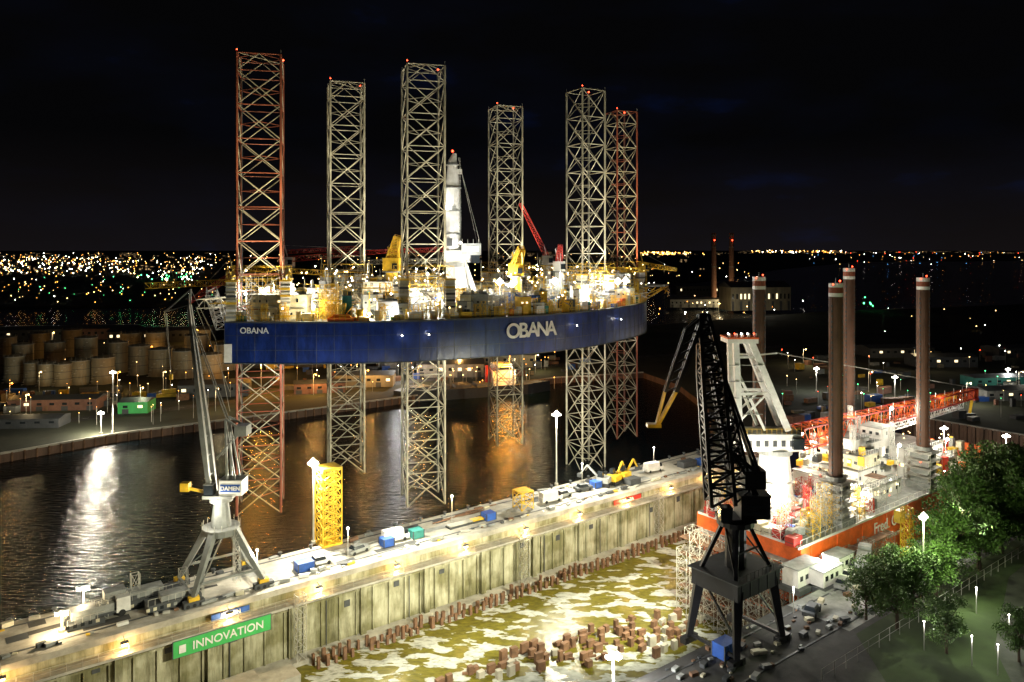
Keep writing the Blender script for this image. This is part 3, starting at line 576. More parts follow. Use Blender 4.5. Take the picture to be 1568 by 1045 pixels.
# ---------------------------------------------------------------- black crane
cr=empty('harbour_crane'); c=Vector((32.6,109.5,3)); D1=c.y
b=MB(); top=c+Vector((0,0,9.6))
for i in(-1,1):
    for j in(-1,1):
        f=c+U*5.4*i+V*4.1*j; b.box(f,(2.8,1,.9),m_black,UA); b.beam(f+Vector((0,0,.8)),top+U*4*i+V*3.2*j,.55,m_black,4,.95)
        for s in(-.8,.8): q=f+U*s; b.beam(q-V*.6+Vector((0,0,.3)),q+V*.6+Vector((0,0,.3)),.32,m_tyre,10)
    b.beam(c+U*5.2*i-V*3.9+Vector((0,0,1)),c+U*5.2*i+V*3.9+Vector((0,0,1)),.3,m_black); b.beam(c+U*5.0*i-V*3.8+Vector((0,0,3)),top+U*4*i+V*3,.18,m_black)
b.box(top-Vector((0,0,1.2)),(10,8,2.4),m_black,UA); b.box(top+Vector((0,0,1.2)),(10.8,8.8,.15),m_dgrey,UA)
for k in range(5): b.box(top-Vector((0,0,1.1))+U*(-4+2*k)-V*4.02,(.15,.1,2.2),m_dgrey,UA)
for i in(-1,1):
    for j in(-1,1): b.beam(top+U*4*i+V*3*j+Vector((0,0,1.2)),top+U*1.3*i+V*1.3*j+Vector((0,0,7.5)),.36,m_black)
    b.beam(top+U*4*i-V*3+Vector((0,0,1.2)),top+U*1.1*i+V*1.1+Vector((0,0,7.5)),.15,m_black); b.beam(top+U*2.6*i-V*2.2+Vector((0,0,4.3)),top-U*2.6*i-V*2.2+Vector((0,0,4.3)),.14,m_black)
b.cyl(top+Vector((0,0,1.2)),1.5,7,m_black,10); b.cyl(top+Vector((0,0,7.5)),2.7,.7,m_black,16)
for q in range(12): 
    a=top+U*(-5+q*.9)+V*-4.2+Vector((0,0,1.3)); b.beam(a,a+Vector((0,0,1)),.04,m_dgrey)
b.beam(top-U*5-V*4.2+Vector((0,0,2.3)),top+U*5-V*4.2+Vector((0,0,2.3)),.04,m_dgrey)
b.build('portal',cr)
b=MB(); pz=top+Vector((0,0,8.2)); b.box(pz,(5,4,.5),m_black); b.box(pz+Vector((2.4,0,.5)),(4.2,3.6,3.2),m_black); b.box(pz+Vector((2.4,0,3.7)),(4.5,3.9,.2),m_black)
for zz in(1.2,2.2): b.box(pz+Vector((2.4,-1.83,zz)),(3,.06,.4),m_glass)
b.box(pz+Vector((-1.9,-1.3,.2)),(1.6,1.6,2.1),m_glass,0,1.1)
T=dz(1077,482,D1); A0=dz(1103,770,D1); Bm=dz(1088,570,D1)
b.lattice(A0,Bm,3.4,3.0,12,.36,.2,m_black); b.lattice(Bm,T,3.0,1.2,6,.34,.2,m_black)
b.lattice(pz+Vector((1,0,3)),dz(1096,560,D1),2.6,1.6,12,.26,.16,m_black)
for s in(-1,1):
    o_=Vector((0,1.2*s,0)) 
    b.beam(dz(1160,725,D1)+o_,dz(1095,540,D1)+o_*.5,.3,m_black); b.beam(pz+Vector((3,1*s,3.5)),dz(1118,690,D1)+o_,.3,m_black); b.beam(dz(1118,690,D1)+o_,dz(1160,725,D1)+o_,.35,m_black); b.beam(dz(1130,640,D1)+o_,dz(1108,700,D1)+o_,.2,m_black)
    b.beam(T+o_*.5,dz(1035,600,D1)+o_*.3,.4,m_black); b.beam(dz(1035,600,D1)+o_*.3,dz(1008,650,D1)+o_*.2,.26,m_yel)
    b.beam(dz(1050,505,D1)+o_*.4,dz(1018,600,D1)+o_*.3,.28,m_black); b.beam(dz(1050,505,D1)+o_*.4,T+o_*.5,.25,m_black); b.beam(dz(1018,600,D1)+o_*.3,dz(1005,650,D1)+o_*.2,.18,m_yel)
for k in range(8):
    p=dz(1050,505,D1).lerp(dz(1018,600,D1),k/7); q=T.lerp(dz(1035,600,D1),(k+.5)/8); b.beam(p,q,.14,m_black)
b.box(dz(1001,654,D1),(2,1.3,.5),m_yel); b.box(dz(1152,745,D1),(3,3,2.6),m_black); b.beam(T,dz(1150,700,D1),.06,m_black)
b.build('jib_and_cab',cr)
point('portal_worklight',dz(1022,600,D1)+Vector((0,-4,-2)),250,WM,.3,cr)

# ---------------------------------------------------------------- orange jack-up vessel in dry dock
sh=empty('jack_up_vessel'); ZK=7.4
b=MB(); pl=[uv(119,76.5),uv(122,75),uv(196,75),uv(206,80),uv(209,87),uv(206,94),uv(196,98),uv(122,98),uv(119,96.5)]
b.prism(pl,-8.5,ZK-3,m_orange,m_grey)
b.prism([uv(121,75.02),uv(196,75.02),uv(206,80),uv(209,87),uv(206,94),uv(196,97.98),uv(121,97.98)],ZK-3.002,ZK,m_orange,m_grey)
for i in range(9): b.box(uv(124+i*9,74.95,-8),(.2,.25,15),m_orange,UA)
b.box(uv(158,74.93,ZK-.25),(76,.2,.4),m_white,UA); b.box(uv(120.8,86.5,ZK-.25),(.2,22,.4),m_white,UA)
for i in range(38): b.beam(uv(121+i*2,75.1,ZK),uv(121+i*2,75.1,ZK+1.1),.035,m_white)
b.beam(uv(121,75.1,ZK+1.1),uv(196,75.1,ZK+1.1),.04,m_white)
b.box(uv(165,86.5,-10),(70,14,1.5),m_brown,UA); b.build('hull',sh)
text('Fred. Olsen',uv(153,74.7,5.0),3.0,UA,m_white,sh,'lettering'); text('Windcarrier',uv(154,74.7,2.4),1.6,UA,m_white,sh,'lettering')
for u,v,zt in((137.4,77.8,53.6),(137.4,94.9,54.3),(173.5,77.8,53.8),(173.5,94.9,55.6)):
    b=MB(); c=uv(u,v,0); b.cyl(c+Vector((0,0,-6)),1.3,zt+6-2.6,m_leg,16); b.cyl(c+Vector((0,0,zt-2.6)),1.32,.7,m_white,16); b.cyl(c+Vector((0,0,zt-1.9)),1.32,1.1,m_rust,16); b.cyl(c+Vector((0,0,zt-.8)),1.32,.8,m_white,16)
    for a in range(4):
        t=a*math.pi/2+UA; d=Vector((math.cos(t),math.sin(t),0)); b.beam(c+d*1.36+Vector((0,0,10)),c+d*1.36+Vector((0,0,zt-3)),.1,m_leg)
        for k in range(int((zt-16)/1)): b.box(c+d*1.3+Vector((0,0,13+k)),(.3,.3,.45),m_dgrey,t)
    b.beam(c+Vector((0,0,zt)),c+Vector((0,0,zt+1)),.08,m_steel); b.bulb(c+Vector((.8,0,zt+.4)),.2,e_r); b.bulb(c+Vector((-.9,-.9,zt-.2)),.18,e_r)
    b.build('tubular_leg',sh)
    b=MB(); b.box(c+Vector((0,0,ZK)),(5.2,5.2,1.5),m_grey,UA)
    for z in range(4):
        b.box(c+Vector((0,0,ZK+1.5+z*1.7)),(3.8,3.8,1.3),m_grey,UA); b.box(c+Vector((0,0,ZK+2.8+z*1.7)),(5.6,5.6,.1),m_steel,UA)
        for i in range(4): q=c+U*(-1.5+i)-V*1.95+Vector((0,0,ZK+1.8+z*1.7)); b.box(q,(.6,.2,.8),random.choice([m_dgrey,m_white,m_cream]),UA)
    b.ladder_mast(c+Vector((0,0,ZK)),5.6,8.6,4,m_steel,.06,.04,UA); b.cyl(c+Vector((0,0,ZK+8.3)),1.9,.8,m_grey,16); b.build('jacking_tower',sh)
b=MB()
def hs(u,v,l,w_,z,h,m=m_white):
    c=uv(u,v,z); b.box(c,(l,w_,h),m,UA); b.box(c+Vector((0,0,h)),(l+.5,w_+.5,.14),m_grey,UA)
    for k in range(int(l/1.3)):
        if random.random()<.7: b.box(uv(u-l/2+.9+k*1.3,v-w_/2-.02,z+h*R(.3,.45)),(R(.4,.7),.1,R(.5,1)),random.choice([m_glass,m_dgrey,e_win,m_grey]),UA)
    for k in range(int(w_/1.5)): b.box(uv(u-l/2-.02,v-w_/2+1+k*1.5,z+h*.4),(.1,.7,.6),random.choice([m_glass,e_win,m_dgrey]),UA)
    for k in range(int(l)): b.beam(uv(u-l/2+k,v-w_/2-.2,z+h+.1),uv(u-l/2+k,v-w_/2-.2,z+h+1),.03,m_white)
    b.beam(uv(u-l/2,v-w_/2-.2,z+h+1),uv(u+l/2,v-w_/2-.2,z+h+1),.04,m_white)
hs(158,87,16,16,ZK,3.2); hs(161,88,17,13,ZK+3.3,2.8); hs(158,86,9,9,ZK+6.2,2.8,m_cream); hs(166,89,8,11,ZK+6.2,4.2); hs(160,88,6,7,ZK+9.1,2.4,m_white); hs(168,87,5,8,ZK+10.5,2.4)
hs(185,87,14,16,ZK,3.5,m_cream); hs(186,87,10,12,ZK+3.6,2.8); hs(147,82,6,5,ZK,4,m_cream); hs(149,90,4,6,ZK,5); hs(178,85,4,5,ZK,7)
for i in range(70): b.box(uv(R(149,170),R(80,95),ZK+R(5.5,9)),(R(.4,1.8),R(.4,1.4),R(.5,2)),random.choice([m_white,m_grey,m_cream,m_yel,m_dgrey]),UA)
for u,v,h in((155,84,7),(165,90,9),(168,82,6),(150,90,5),(161,86,8)): b.ladder_mast(uv(u,v,ZK+8),.8,h,4,m_white,.06,.04)
b.cyl(uv(157,92,ZK+8),1,4,m_orange,12); b.cyl(uv(160,92,ZK+8),1,4,m_orange,12)
b.build('superstructure',sh)
b=MB()
for i in range(260):
    u=R(121,152); v=R(76.5,97)
    if min((v-77.8)**2,(v-94.9)**2)+(u-137.4)**2<14: continue
    mm=random.choice([m_white,m_white,m_cream,m_grey,m_orange,m_red,m_blue,m_cream,m_grey,m_white]); s=R(.6,2)
    k=random.random()
    if k<.6: b.box(uv(u,v,ZK),(s*1.6,s,R(.6,2.4)),mm,UA+R(-.2,.2)); b.box(uv(u,v,ZK+.6),(s*1.65,s*1.05,.1),m_dgrey,UA)
    elif k<.85: b.ladder_mast(uv(u,v,ZK),R(1,2.5),R(2,6),3,random.choice([m_yel,m_steel,m_red,m_white]),.06,.04,UA)
    else: b.beam(uv(u,v,ZK+1),uv(u+R(2,6),v,ZK+R(.5,2)),.15,mm,6)
for i in range(120):
    u=R(175,207); v=R(78,96); b.box(uv(u,v,ZK),(R(.6,2),R(.6,1.6),R(.8,5)),random.choice([m_white,m_grey,m_orange,m_yel,m_red,m_cream]),UA)
b.build('deck_equipment',sh)
b=MB(); c=uv(137.4,94.9,0)+Vector((1,-1.5,0)); d0=c.y
q=dz(1178,770,d0); pc=Vector((q.x,d0-3,ZK)); b.beam(pc,pc+Vector((0,0,11)),4.0,m_white,24,2.9)
b.cyl(pc+Vector((0,0,5.5)),3.75,.25,m_grey,24); b.cyl(pc+Vector((0,0,11)),3.5,1,m_grey,24); b.box(pc+Vector((-1.5,0,12)),(12,6,3.4),m_white); b.box(pc+Vector((-1.5,0,15.4)),(12.4,6.4,.2),m_grey); b.box(pc+Vector((3.6,-3.3,12.6)),(2.2,1.4,2.2),m_glass)
for k in range(6): b.box(pc+Vector((-6+k*1.7,-3.02,13)),(.8,.08,1.2),random.choice([m_grey,m_dgrey]))
for k in range(13): b.beam(pc+Vector((-7.6+k,-3.2,15.6)),pc+Vector((-7.6+k,-3.2,16.6)),.04,m_yel)
b.beam(pc+Vector((-7.6,-3.2,16.6)),pc+Vector((4.6,-3.2,16.6)),.04,m_yel)
for s in(-1,1):
    y=2.4*s
    for a_,c_,r in(((1127,655),(1122,520),.8),((1200,655),(1145,520),.85),((1165,655),(1122,560),.35),((1127,600),(1170,600),.4),((1118,545),(1150,545),.3),((1128,640),(1170,600),.25)):
        p=dz(*a_,d0-3);q=dz(*c_,d0-3); b.beam(p+Vector((0,y,0)),q+Vector((0,y*.8,0)),r,m_white)
p=dz(1132,524,d0-3); b.box(p,(6.2,5.2,.9),m_white); b.box(p+Vector((0,0,.9)),(6.4,5.4,.3),m_orange)
for k in range(5): b.cyl(p+Vector((-2.6+k*1.3,-2,1.2)),.3,.8,m_white,8); b.bulb(p+Vector((-3+k*1.3,-2.5,2.0)),.16,random.choice([e_r,e_w]))
for x in(1124,1143,1160): 
    for y in(560,585,610,635): b.box(dz(x,y,d0-5.6),(2,.5,.12),m_grey)
b.beam(dz(1150,545,d0-3),dz(1190,541,d0-3),.2,m_white)
b.build('heavy_lift_crane',sh)
b=MB(); a_=pc+Vector((4,0,14)); t_=dz(1490,602,225)
b.lattice(a_,t_,4.2,2.4,30,.2,.1,m_red,m_orange); mid=a_.lerp(t_,.4); b.lattice(mid+Vector((0,-.5,-3)),a_.lerp(t_,.9)+Vector((0,0,-2.5)),1.6,1.6,24,.1,.06,m_white)
b.box(t_-Vector((0,0,2)),(2.4,2,3.4),m_red,.6); b.beam(t_,t_+Vector((-1,0,-6)),.4,m_yel)
for s in(-1,1): b.beam(dz(1190,541,d0-3)+Vector((0,s,0)),t_+Vector((0,s,1.5)),.05,m_steel)
for k in range(12): b.beam(a_.lerp(t_,.2+k*.065)-Vector((0,0,2)),a_.lerp(t_,.2+k*.065)+Vector((0,0,2.6)),.08,m_white)
b.build('crane_boom',sh)
for f in(.25,.5,.75): point('boom_fill_light',a_.lerp(t_,f)+Vector((-1,-4,3)),1200,WW,.2,sh)  # lights without fixtures, added to brighten the boom
b=MB()
for i in range(7):
    for j in range(2): b.ladder_mast(uv(116.5-j*2.4,76+i*3.2,-10),2.4,R(11,17),7,m_steel,.06,.04,UA)
for k in range(5): b.box(uv(116,86,-8+k*3.1),(4.6,21,.08),m_brown,UA)
for i in range(10): b.ladder_mast(uv(124+i*2.6,73,-10),2.2,R(12,16),7,m_steel,.06,.04,UA)
for k in range(5): b.box(uv(136,73,-8+k*3.1),(26,1.8,.08),m_brown,UA)
for i in range(5): b.ladder_mast(uv(130+i*2,77,ZK),2,R(5,10),5,m_yel if i%2 else m_steel,.06,.04,UA)
for u,v,h in((128,93,9),(144,95,8),(153,78,6)): b.ladder_mast(uv(u,v,ZK),3,h,4,m_steel,.07,.045,UA); b.box(uv(u,v,ZK+h),(3.2,3.2,.1),m_brown,UA)
b.build('scaffolding')
for u,v,l,h in((118,73,7,3),(121,70.5,6,2.6),(128,72,5,2.6)):
    b=MB(); c=uv(u,v,3.05); b.box(c,(l,3,h),m_white,UA); b.box(c+Vector((0,0,h)),(l+.3,3.3,.15),m_grey,UA); b.box(c+Vector((0,0,-.9)),(l+1.5,4.6,.9),m_dgrey,UA)
    for k in range(int(l/1.6)): b.box(c+Vector((0,0,1))-V*1.52+U*(k*1.6-l/2+1),(.8,.08,.8),m_glass,UA)
    for s in(-1,1): b.beam(c+U*l/2*s-Vector((0,0,12)),c+U*l/2*s,.15,m_steel); b.beam(c+U*l/2*s-V*1.5-Vector((0,0,12)),c+U*l/2*s-V*1.5,.15,m_steel)
    b.build('site_cabin')
b=MB(); c=uv(143,67,3); b.ladder_mast(c,1.6,9,7,m_yel,.1,.06,UA); b.box(c,(2.6,2.4,.6),m_yel,UA); b.box(c+V*1.4+Vector((0,0,6)),(1.8,1.2,2.2),m_yel,UA); b.build('scaffold_hoist')
lamps=[(125,84,14),(145,79,13),(150,93,18),(160,76.5,19),(172,84,24),(186,78,16),(198,90,14),(133,88,13),(160,99,17)]
b=MB()
for u,v,z in lamps: p=uv(u,v,z); b.bulb(p,.45,e_w); b.beam(uv(u,v+.4,ZK),p+V*.4,.08,m_steel); point('deck_lamp',p-V*.8,6000,WW,.3,sh)
for i in range(110): b.bulb(uv(R(120,208),R(76,97),ZK+R(1,9)),R(.1,.2),random.choice([e_w,e_y,e_warm,e_warm,e_r]))
b.build('deck_lamps',sh)
spot('crane_fill_spot',pc+Vector((-8,-14,2)),pc+Vector((-2,0,20)),26000,(1,1,.88),80,.4,sh)  # unseen spot added to brighten the white crane frame
spot('hull_side_spot',uv(150,55,10),uv(152,75,2),12000,WH,90,.4,sh); spot('hull_side_spot',uv(110,62,14),uv(124,80,0),7000,WW,90,.4,sh)  # spots aimed at the hull side, no fixture modelled
for u,v,z in((137,62,8),(173,65,9)): spot('leg_fill_spot',uv(u,v,z),uv(u,78,34),6000,(1,.72,.4),60,.4,sh)  # spots aimed up the tubular legs, no fixture modelled

# ---------------------------------------------------------------- far bank
def tank(c,r,h,m=m_tank):
    b=MB(); b.cyl(c,r,h,m,24); b.cyl(Vector(c)+Vector((0,0,h)),r+.15,.3,m_grey,24); b.cyl(Vector(c)+Vector((0,0,h+.3)),r,.8,m,24,r*.2)
    for t in range(12): a=t*math.pi/6; b.beam(Vector(c)+Vector((r*math.cos(a),r*math.sin(a),h+.3)),Vector(c)+Vector((r*math.cos(a),r*math.sin(a),h+1.3)),.05,m_steel)
    for z in(h*.33,h*.66): b.cyl(Vector(c)+Vector((0,0,z)),r+.07,.18,m_dgrey,24)
    for k in range(8):
        t=-2.4+k*.2; b.box(Vector(c)+Vector(((r+.4)*math.cos(t),(r+.4)*math.sin(t),h*k/8)),(.8,.8,.15),m_steel,t)
    b.build('storage_tank')
for i,(x,y,r,h) in enumerate([(22,585,4,11),(50,588,3.4,9),(72,590,3.6,9),(98,590,3.8,9),(124,588,4,10),(158,587,4.6,11),(35,570,4.5,13),(84,566,4.5,13),(132,565,5,15),(180,570,4.6,14),(213,573,4.6,13),(246,575,5.2,12),(282,578,5,12),(322,585,5,12),(60,548,5,13),(110,545,5,14),(200,548,5,13),(240,550,5.5,14),(300,556,5.5,14),(345,566,5,12),(8,556,5,13)]): tank(at(x,y,2.5),r,h)
def shed(x,y,l,d,h,m,ang=.1,name='warehouse'):
    c=at(x,y,2.5); b=MB(); b.box(c,(l,d,h),m,ang); ca,sa=math.cos(ang),math.sin(ang)
    X=Vector((ca,sa,0))*l/2; Y=Vector((-sa,ca,0))*d/2; Z=Vector((0,0,h)); R_=Vector((0,0,h*1.25)); X2=X*1.03;Y2=Y*1.06
    b.add([c-X2-Y2+Z,c+X2-Y2+Z,c+X2+Y2+Z,c-X2+Y2+Z,c-X2+R_,c+X2+R_],[(0,1,5,4),(3,4,5,2),(0,4,3),(1,2,5)],m_dgrey)
    n=max(2,int(l/4))
    for i in range(n):
        p=c-X+X*2*(i+.5)/n-Y*1.003; b.box(p+Vector((0,0,h*.5)),(1.6,.1,h*.22),random.choice([m_glass,e_win,m_glass,m_glass,m_glass]),ang)
        if i%2==0: b.box(p,(2.2,.12,h*.4),m_dgrey,ang)
    b.build(name)
for x,y,l,d,h,m in((90,625,30,10,4,m_brick),(210,630,10,8,4,m_green),(45,652,22,8,3,m_dgrey),(330,605,26,10,5,m_dgrey),(560,590,24,10,5,m_tank),(690,575,30,12,6,m_grey),(490,600,20,8,4,m_brick),(640,560,40,14,7,m_grey),(780,560,26,12,6,m_tank),(420,560,50,16,7,m_dgrey),(1155,474,60,28,22,m_tank),(1085,452,90,30,12,m_dgrey),(1060,470,50,20,8,m_grey),(1540,610,24,10,4,m_grey),(1440,560,30,12,5,m_dgrey),(1370,545,36,14,5,m_dgrey),(1525,590,26,9,4,m_teal),(60,520,50,16,7,m_dgrey),(250,522,60,16,7,m_dgrey),(160,518,40,16,7,m_brick),(1550,545,30,12,5,m_dgrey)): shed(x,y,l,d,h,m,R(0,.25))
b=MB()
for i in range(330):
    x=random.choice([R(-50,360),R(400,900),R(1190,1600)]); y=R(600,655) if x<360 else (R(548,600) if x<950 else R(545,650)); 
    if x<900 and y>650-(x/600)*45-14: continue
    s=R(.8,3); b.box(at(x,y,2.5),(s*R(1,3),s,R(.8,3)),random.choice([m_grey,m_dgrey,m_tank,m_brick,m_dgrey,m_blue,m_yel,m_brown]),R(0,.6))
b.build('storage_yard_goods')
b=MB()
bank=P([(-300,740),(0,696),(180,665),(360,642),(600,611),(850,579),(985,571)],2.5)
for i in range(len(bank)-1):
    b.beam(bank[i]+Vector((0,0,.2)),bank[i+1]+Vector((0,0,.2)),.4,m_conc); n=int((bank[i+1]-bank[i]).length/3)
    for k in range(n): p=bank[i].lerp(bank[i+1],k/n); b.cyl((p.x,p.y-.4,-1),.3,3.6,m_brown,6)
b.build('river_quay_edge')
def road(pts,wd,name='road',z=2.53):
    b=MB()
    for i in range(len(pts)-1):
        a=pts[i];c=pts[i+1];n=Vector((-(c-a).y,(c-a).x,0)).normalized()*wd/2; e_=(c-a).normalized()*.3
        b.add([Vector((q.x,q.y,z+.001*i)) for q in(a-n-e_,c-n+e_,c+n+e_,a+n-e_)],[(0,1,2,3)],m_asph)
        L_=(c-a).length;k=0
        while k<L_-2:
            p=a+(c-a)*(k/L_); q=a+(c-a)*((k+2)/L_); m_=n/n.length*.07
            b.add([Vector((r_.x,r_.y,z+.02)) for r_ in(p-m_,q-m_,q+m_,p+m_)],[(0,1,2,3)],m_white); k+=5
    b.build(name)
road(P([(-100,665),(180,636),(360,615),(600,588),(850,560),(1000,545)],2.5),7)
road(P([(1010,545),(1200,530),(1568,522),(1900,515)],2.5),8)
b=MB(); col=[e_or,e_warm,e_warm,e_w,e_or]
def scat(n,x0,x1,y0,y1,hz,r,cols):
    for i in range(n):
        y=R(y0,y1); p=at(R(x0,x1),y,2.5); s=p.y/FP; h=R(*hz); b.bulb(p+Vector((0,0,h)),s*R(*r),random.choice(cols)); 
        if p.y<420: b.cyl(p,.08,h,m_steel,5)
scat(90,0,360,515,655,(3,8),(.4,.9),col); scat(90,440,870,545,600,(3,7),(.5,1.1),[e_or,e_or,e_warm,e_w]); scat(50,1190,1568,540,640,(3,7),(.4,.9),[e_w,e_w,e_warm,e_g,e_r]); scat(20,990,1230,450,500,(3,8),(.4,1.0),[e_warm,e_w,e_or]); scat(8,1250,1568,480,520,(3,8),(.4,.8),[e_warm,e_w])
b.build('bank_lamps')
for x,y,P_,c in((60,600,1300,WM),(180,600,2200,OR),(250,600,1600,WM),(330,630,2600,WM),(120,555,2200,OR),(230,555,1500,OR),(40,640,2200,WM),(215,628,1500,GY),(300,565,2000,OR),(480,605,7000,OR),(560,597,6000,OR),(640,590,6000,OR),(700,575,5000,OR),(820,570,4000,WM),(420,575,4000,OR),(80,530,3500,WM),(300,525,3500,OR),(1100,478,6000,WM),(1160,480,6000,WW),(1230,560,3000,WM),(1480,620,4000,WW),(1560,600,2500,WW),(1400,560,2000,WM),(1330,600,2500,WM),(15,620,1800,OR)):
    p=at(x,y,2.5); s=MB(); s.cyl(p,.12,8,m_steel,6,.07); s.beam(p+Vector((0,0,8)),p+Vector((1.2,-.6,8.3)),.06,m_steel); s.bulb(p+Vector((1.2,-.6,8.1)),.3,e_warm if c!=OR else e_or); o=s.build('street_lamp'); point('light',p+Vector((1.2,-1.2,7.6)),P_,c,.4,o)
for x,yb,yt,P_ in((155,665,632,26000),(173,662,570,1500),(1250,600,564,4500),(1370,612,577,5500),(1445,690,655,4500),(1540,705,667,4500),(1543,590,565,3000)):
    p=at(x,yb,2.5); mast(p,dz(x,yt,p.y).z,P_,WH if P_!=26000 else (1,.9,.7),r=.6)
p=at(400,600,2.5); mast(p,p.z+12,16000,(1,.42,.06),r=.6)
p=at(615,585,2.5); mast(p,p.z+12,14000,(1,.97,.9),r=.5)
# moored cargo ship with a sodium deck floodlight mast
b=MB(); d=at(725,606,0).y; x0=at(602,606,0).x; x1=at(850,600,0).x; n=Vector((x1-x0,24,0)).normalized(); an=math.atan2(n.y,n.x); ln=(x1-x0)
mid=Vector(((x0+x1)/2,d,0)); q=Vector((-n.y,n.x,0))
pp=[mid-n*ln/2,mid-n*(ln/2-4)-q*5,mid+n*(ln/2-12)-q*5,mid+n*ln/2,mid+n*(ln/2-12)+q*5,mid-n*(ln/2-4)+q*5]
b.prism(pp,-1,4.2,m_black,m_dgrey); b.box(mid+n*(ln/2-22)+Vector((0,0,4.2)),(10,8,6),m_white,an); b.box(mid+n*(ln/2-22)+Vector((0,0,10.2)),(7,8.5,2.6),m_white,an); b.box(mid+n*(ln/2-22)-q*4.3+Vector((0,0,10.8)),(6,.2,.9),m_glass,an); b.cyl(mid+n*(ln/2-28)+Vector((0,0,4)),1.2,8,m_red,10)
for k in range(5): b.box(mid+n*(-ln/2+10+k*9)+Vector((0,0,4.2)),(6.5,7,1.1),m_dgrey,an)
b.cyl(mid-n*(ln/2-6)+Vector((0,0,4)),.2,9,m_steel,6)
fx=dz(780,541,0.0+306); b.beam((fx.x,308,4.2),(fx.x,308,fx.z+.6),.16,m_steel,6); b.beam((fx.x,308,fx.z+.4),(fx.x,306.4,fx.z+.4),.1,m_steel); b.bulb((fx.x,306,fx.z),1.5,e_or)
b.build('moored_cargo_ship')
point('sodium_floodlight',(fx.x,303.6,fx.z),42000,(1,.4,.04),1.2)
point('ship_lamp',mid+n*(ln/2-14)+Vector((0,-8,12)),1800,WH,.3)
for x in(1093,1120):
    p=at(x,470,2.5); b=MB(); b.cyl(p,3.0,dz(x,357,p.y).z-2.5,m_brick,16,2.2); 
    for z in(40,60,72): b.cyl(p+Vector((0,0,z)),2.8,.8,m_grey,16)
    b.bulb(p+Vector((0,-3,dz(x,372,p.y).z)),.8,e_r); b.build('chimney')
    point('light',p+Vector((10,-20,8)),16000,WM,1)
b=MB()
for i in range(380):
    x=R(-350,1900); y=random.choice([R(388,398),R(390,428)]) if x<1100 else R(385,389); p=at(x,y,2); w_=p.y*R(.003,.009); b.box(p,(w_,w_*.7,R(6,14)*(1 if random.random()<.92 else 2.6)),m_city,R(0,1.5))
b.build('distant_city_buildings')
b=MB()
def cl(n,xf,yf,r,cols,hz=(2,14)):
    for i in range(n):
        y=yf(); p=at(xf(),y,2); b.bulb(p+Vector((0,0,R(*hz))),p.y/FP*R(*r),random.choice(cols))
W=[e_or,e_warm,e_warm,e_w,e_or]
cl(500,lambda:R(-300,360),lambda:388+abs(random.gauss(15,12)),(.2,.55),W)
for cx_ in(25,70,130,185,300): cl(45,lambda:random.gauss(cx_,16),lambda:R(396,422),(.35,.95),[e_or,e_warm,e_w])
cl(130,lambda:R(-100,360),lambda:R(430,470),(.3,.8),W+[e_g])
cl(40,lambda:R(205,300),lambda:R(424,436),(.6,1.2),[e_g,e_y,e_w])
cl(140,lambda:R(360,1000),lambda:R(387,450),(.22,.7),W)
cl(80,lambda:random.gauss(1020,25),lambda:R(386,391),(.4,1.2),[e_or,e_warm])
cl(90,lambda:R(1150,1290),lambda:R(384,388),(.3,.8),W)
cl(170,lambda:R(1225,1900),lambda:386+abs(random.gauss(0,11)),(.2,.5),[e_or,e_or,e_warm,e_w,e_r,e_b])
cl(25,lambda:R(960,1180),lambda:R(405,440),(.3,.8),[e_or,e_warm,e_w])
cl(5,lambda:R(1315,1340),lambda:R(475,481),(.7,1.5),[e_g])
b.build('distant_city_lights')

# ---------------------------------------------------------------- trees
def tree_mesh(seed,h=13):
    random.seed(seed); b=MB(); b.cyl((0,0,0),.38,h*.45,m_bark,8,.24); cl_=[]
    for i in range(18):
        a=R(0,6.28); t=R(.22,.5); l=R(2,4.8); s=Vector((0,0,h*t)); e_=s+Vector((math.cos(a)*l,math.sin(a)*l,R(0,h*.42))); b.beam(s,e_,.13,m_bark,5,.04); cl_.append((e_,R(1.2,2.3)))
    for i in range(16): a=R(0,6.28); l=R(0,3.4); cl_.append((Vector((math.cos(a)*l,math.sin(a)*l,R(h*.35,h*.97))),R(1.0,2.0)))
    for c,r in cl_:
        for k in range(190):
            d=Vector((random.gauss(0,1),random.gauss(0,1),random.gauss(0,1))).normalized()*r*R(.35,1.12); p=c+Vector((d.x,d.y,d.z*.75)); s=R(.13,.3)
            x=Vector((R(-1,1),R(-1,1),R(-1,1))).normalized(); y=x.cross(Vector((R(-1,1),R(-1,1),R(-1,1)))).normalized()
            b.add([p-x*s,p-y*s*.6,p+x*s,p+y*s*.6],[(0,1,2,3)],m_leaf)
    o=b.build('deciduous_tree'); me=o.data; bpy.data.objects.remove(o); return me
tm=[tree_mesh(11),tree_mesh(23,14),tree_mesh(37,11)]
random.seed(99)
for i,(x,y,s) in enumerate([(1348,938,.75),(1380,932,.75),(1412,910,.75),(1442,878,.85),(1472,850,1.1),(1502,836,1.25),(1532,822,1.3),(1562,812,1.35),(1592,805,1.3),(1362,960,.75),(1400,945,.8),(1430,915,.8),(1500,806,1.2),(1560,790,1.2),(1535,850,1.1),(1580,850,1.1),(1446,1000,.55),(1620,800,1.2),(1478,815,.95),(1455,890,.9),(1490,870,1.0),(1560,1010,.5),(1325,950,.6)]):
    o=bpy.data.objects.new('deciduous_tree',tm[i%3]); o.location=at(x,y,3); o.rotation_euler=(0,0,R(0,6)); o.scale=(s,s,s*R(.9,1.1)); sc.collection.objects.link(o)
p=dz(1414,792,120); s=MB(); s.cyl((p.x,p.y,3),.12,p.z-3,m_steel,6); s.bulb(p,.8,e_w); o=s.build('street_lamp'); point('light',p+Vector((0,-1.1,0)),15000,(.82,1,.5),.4,o)
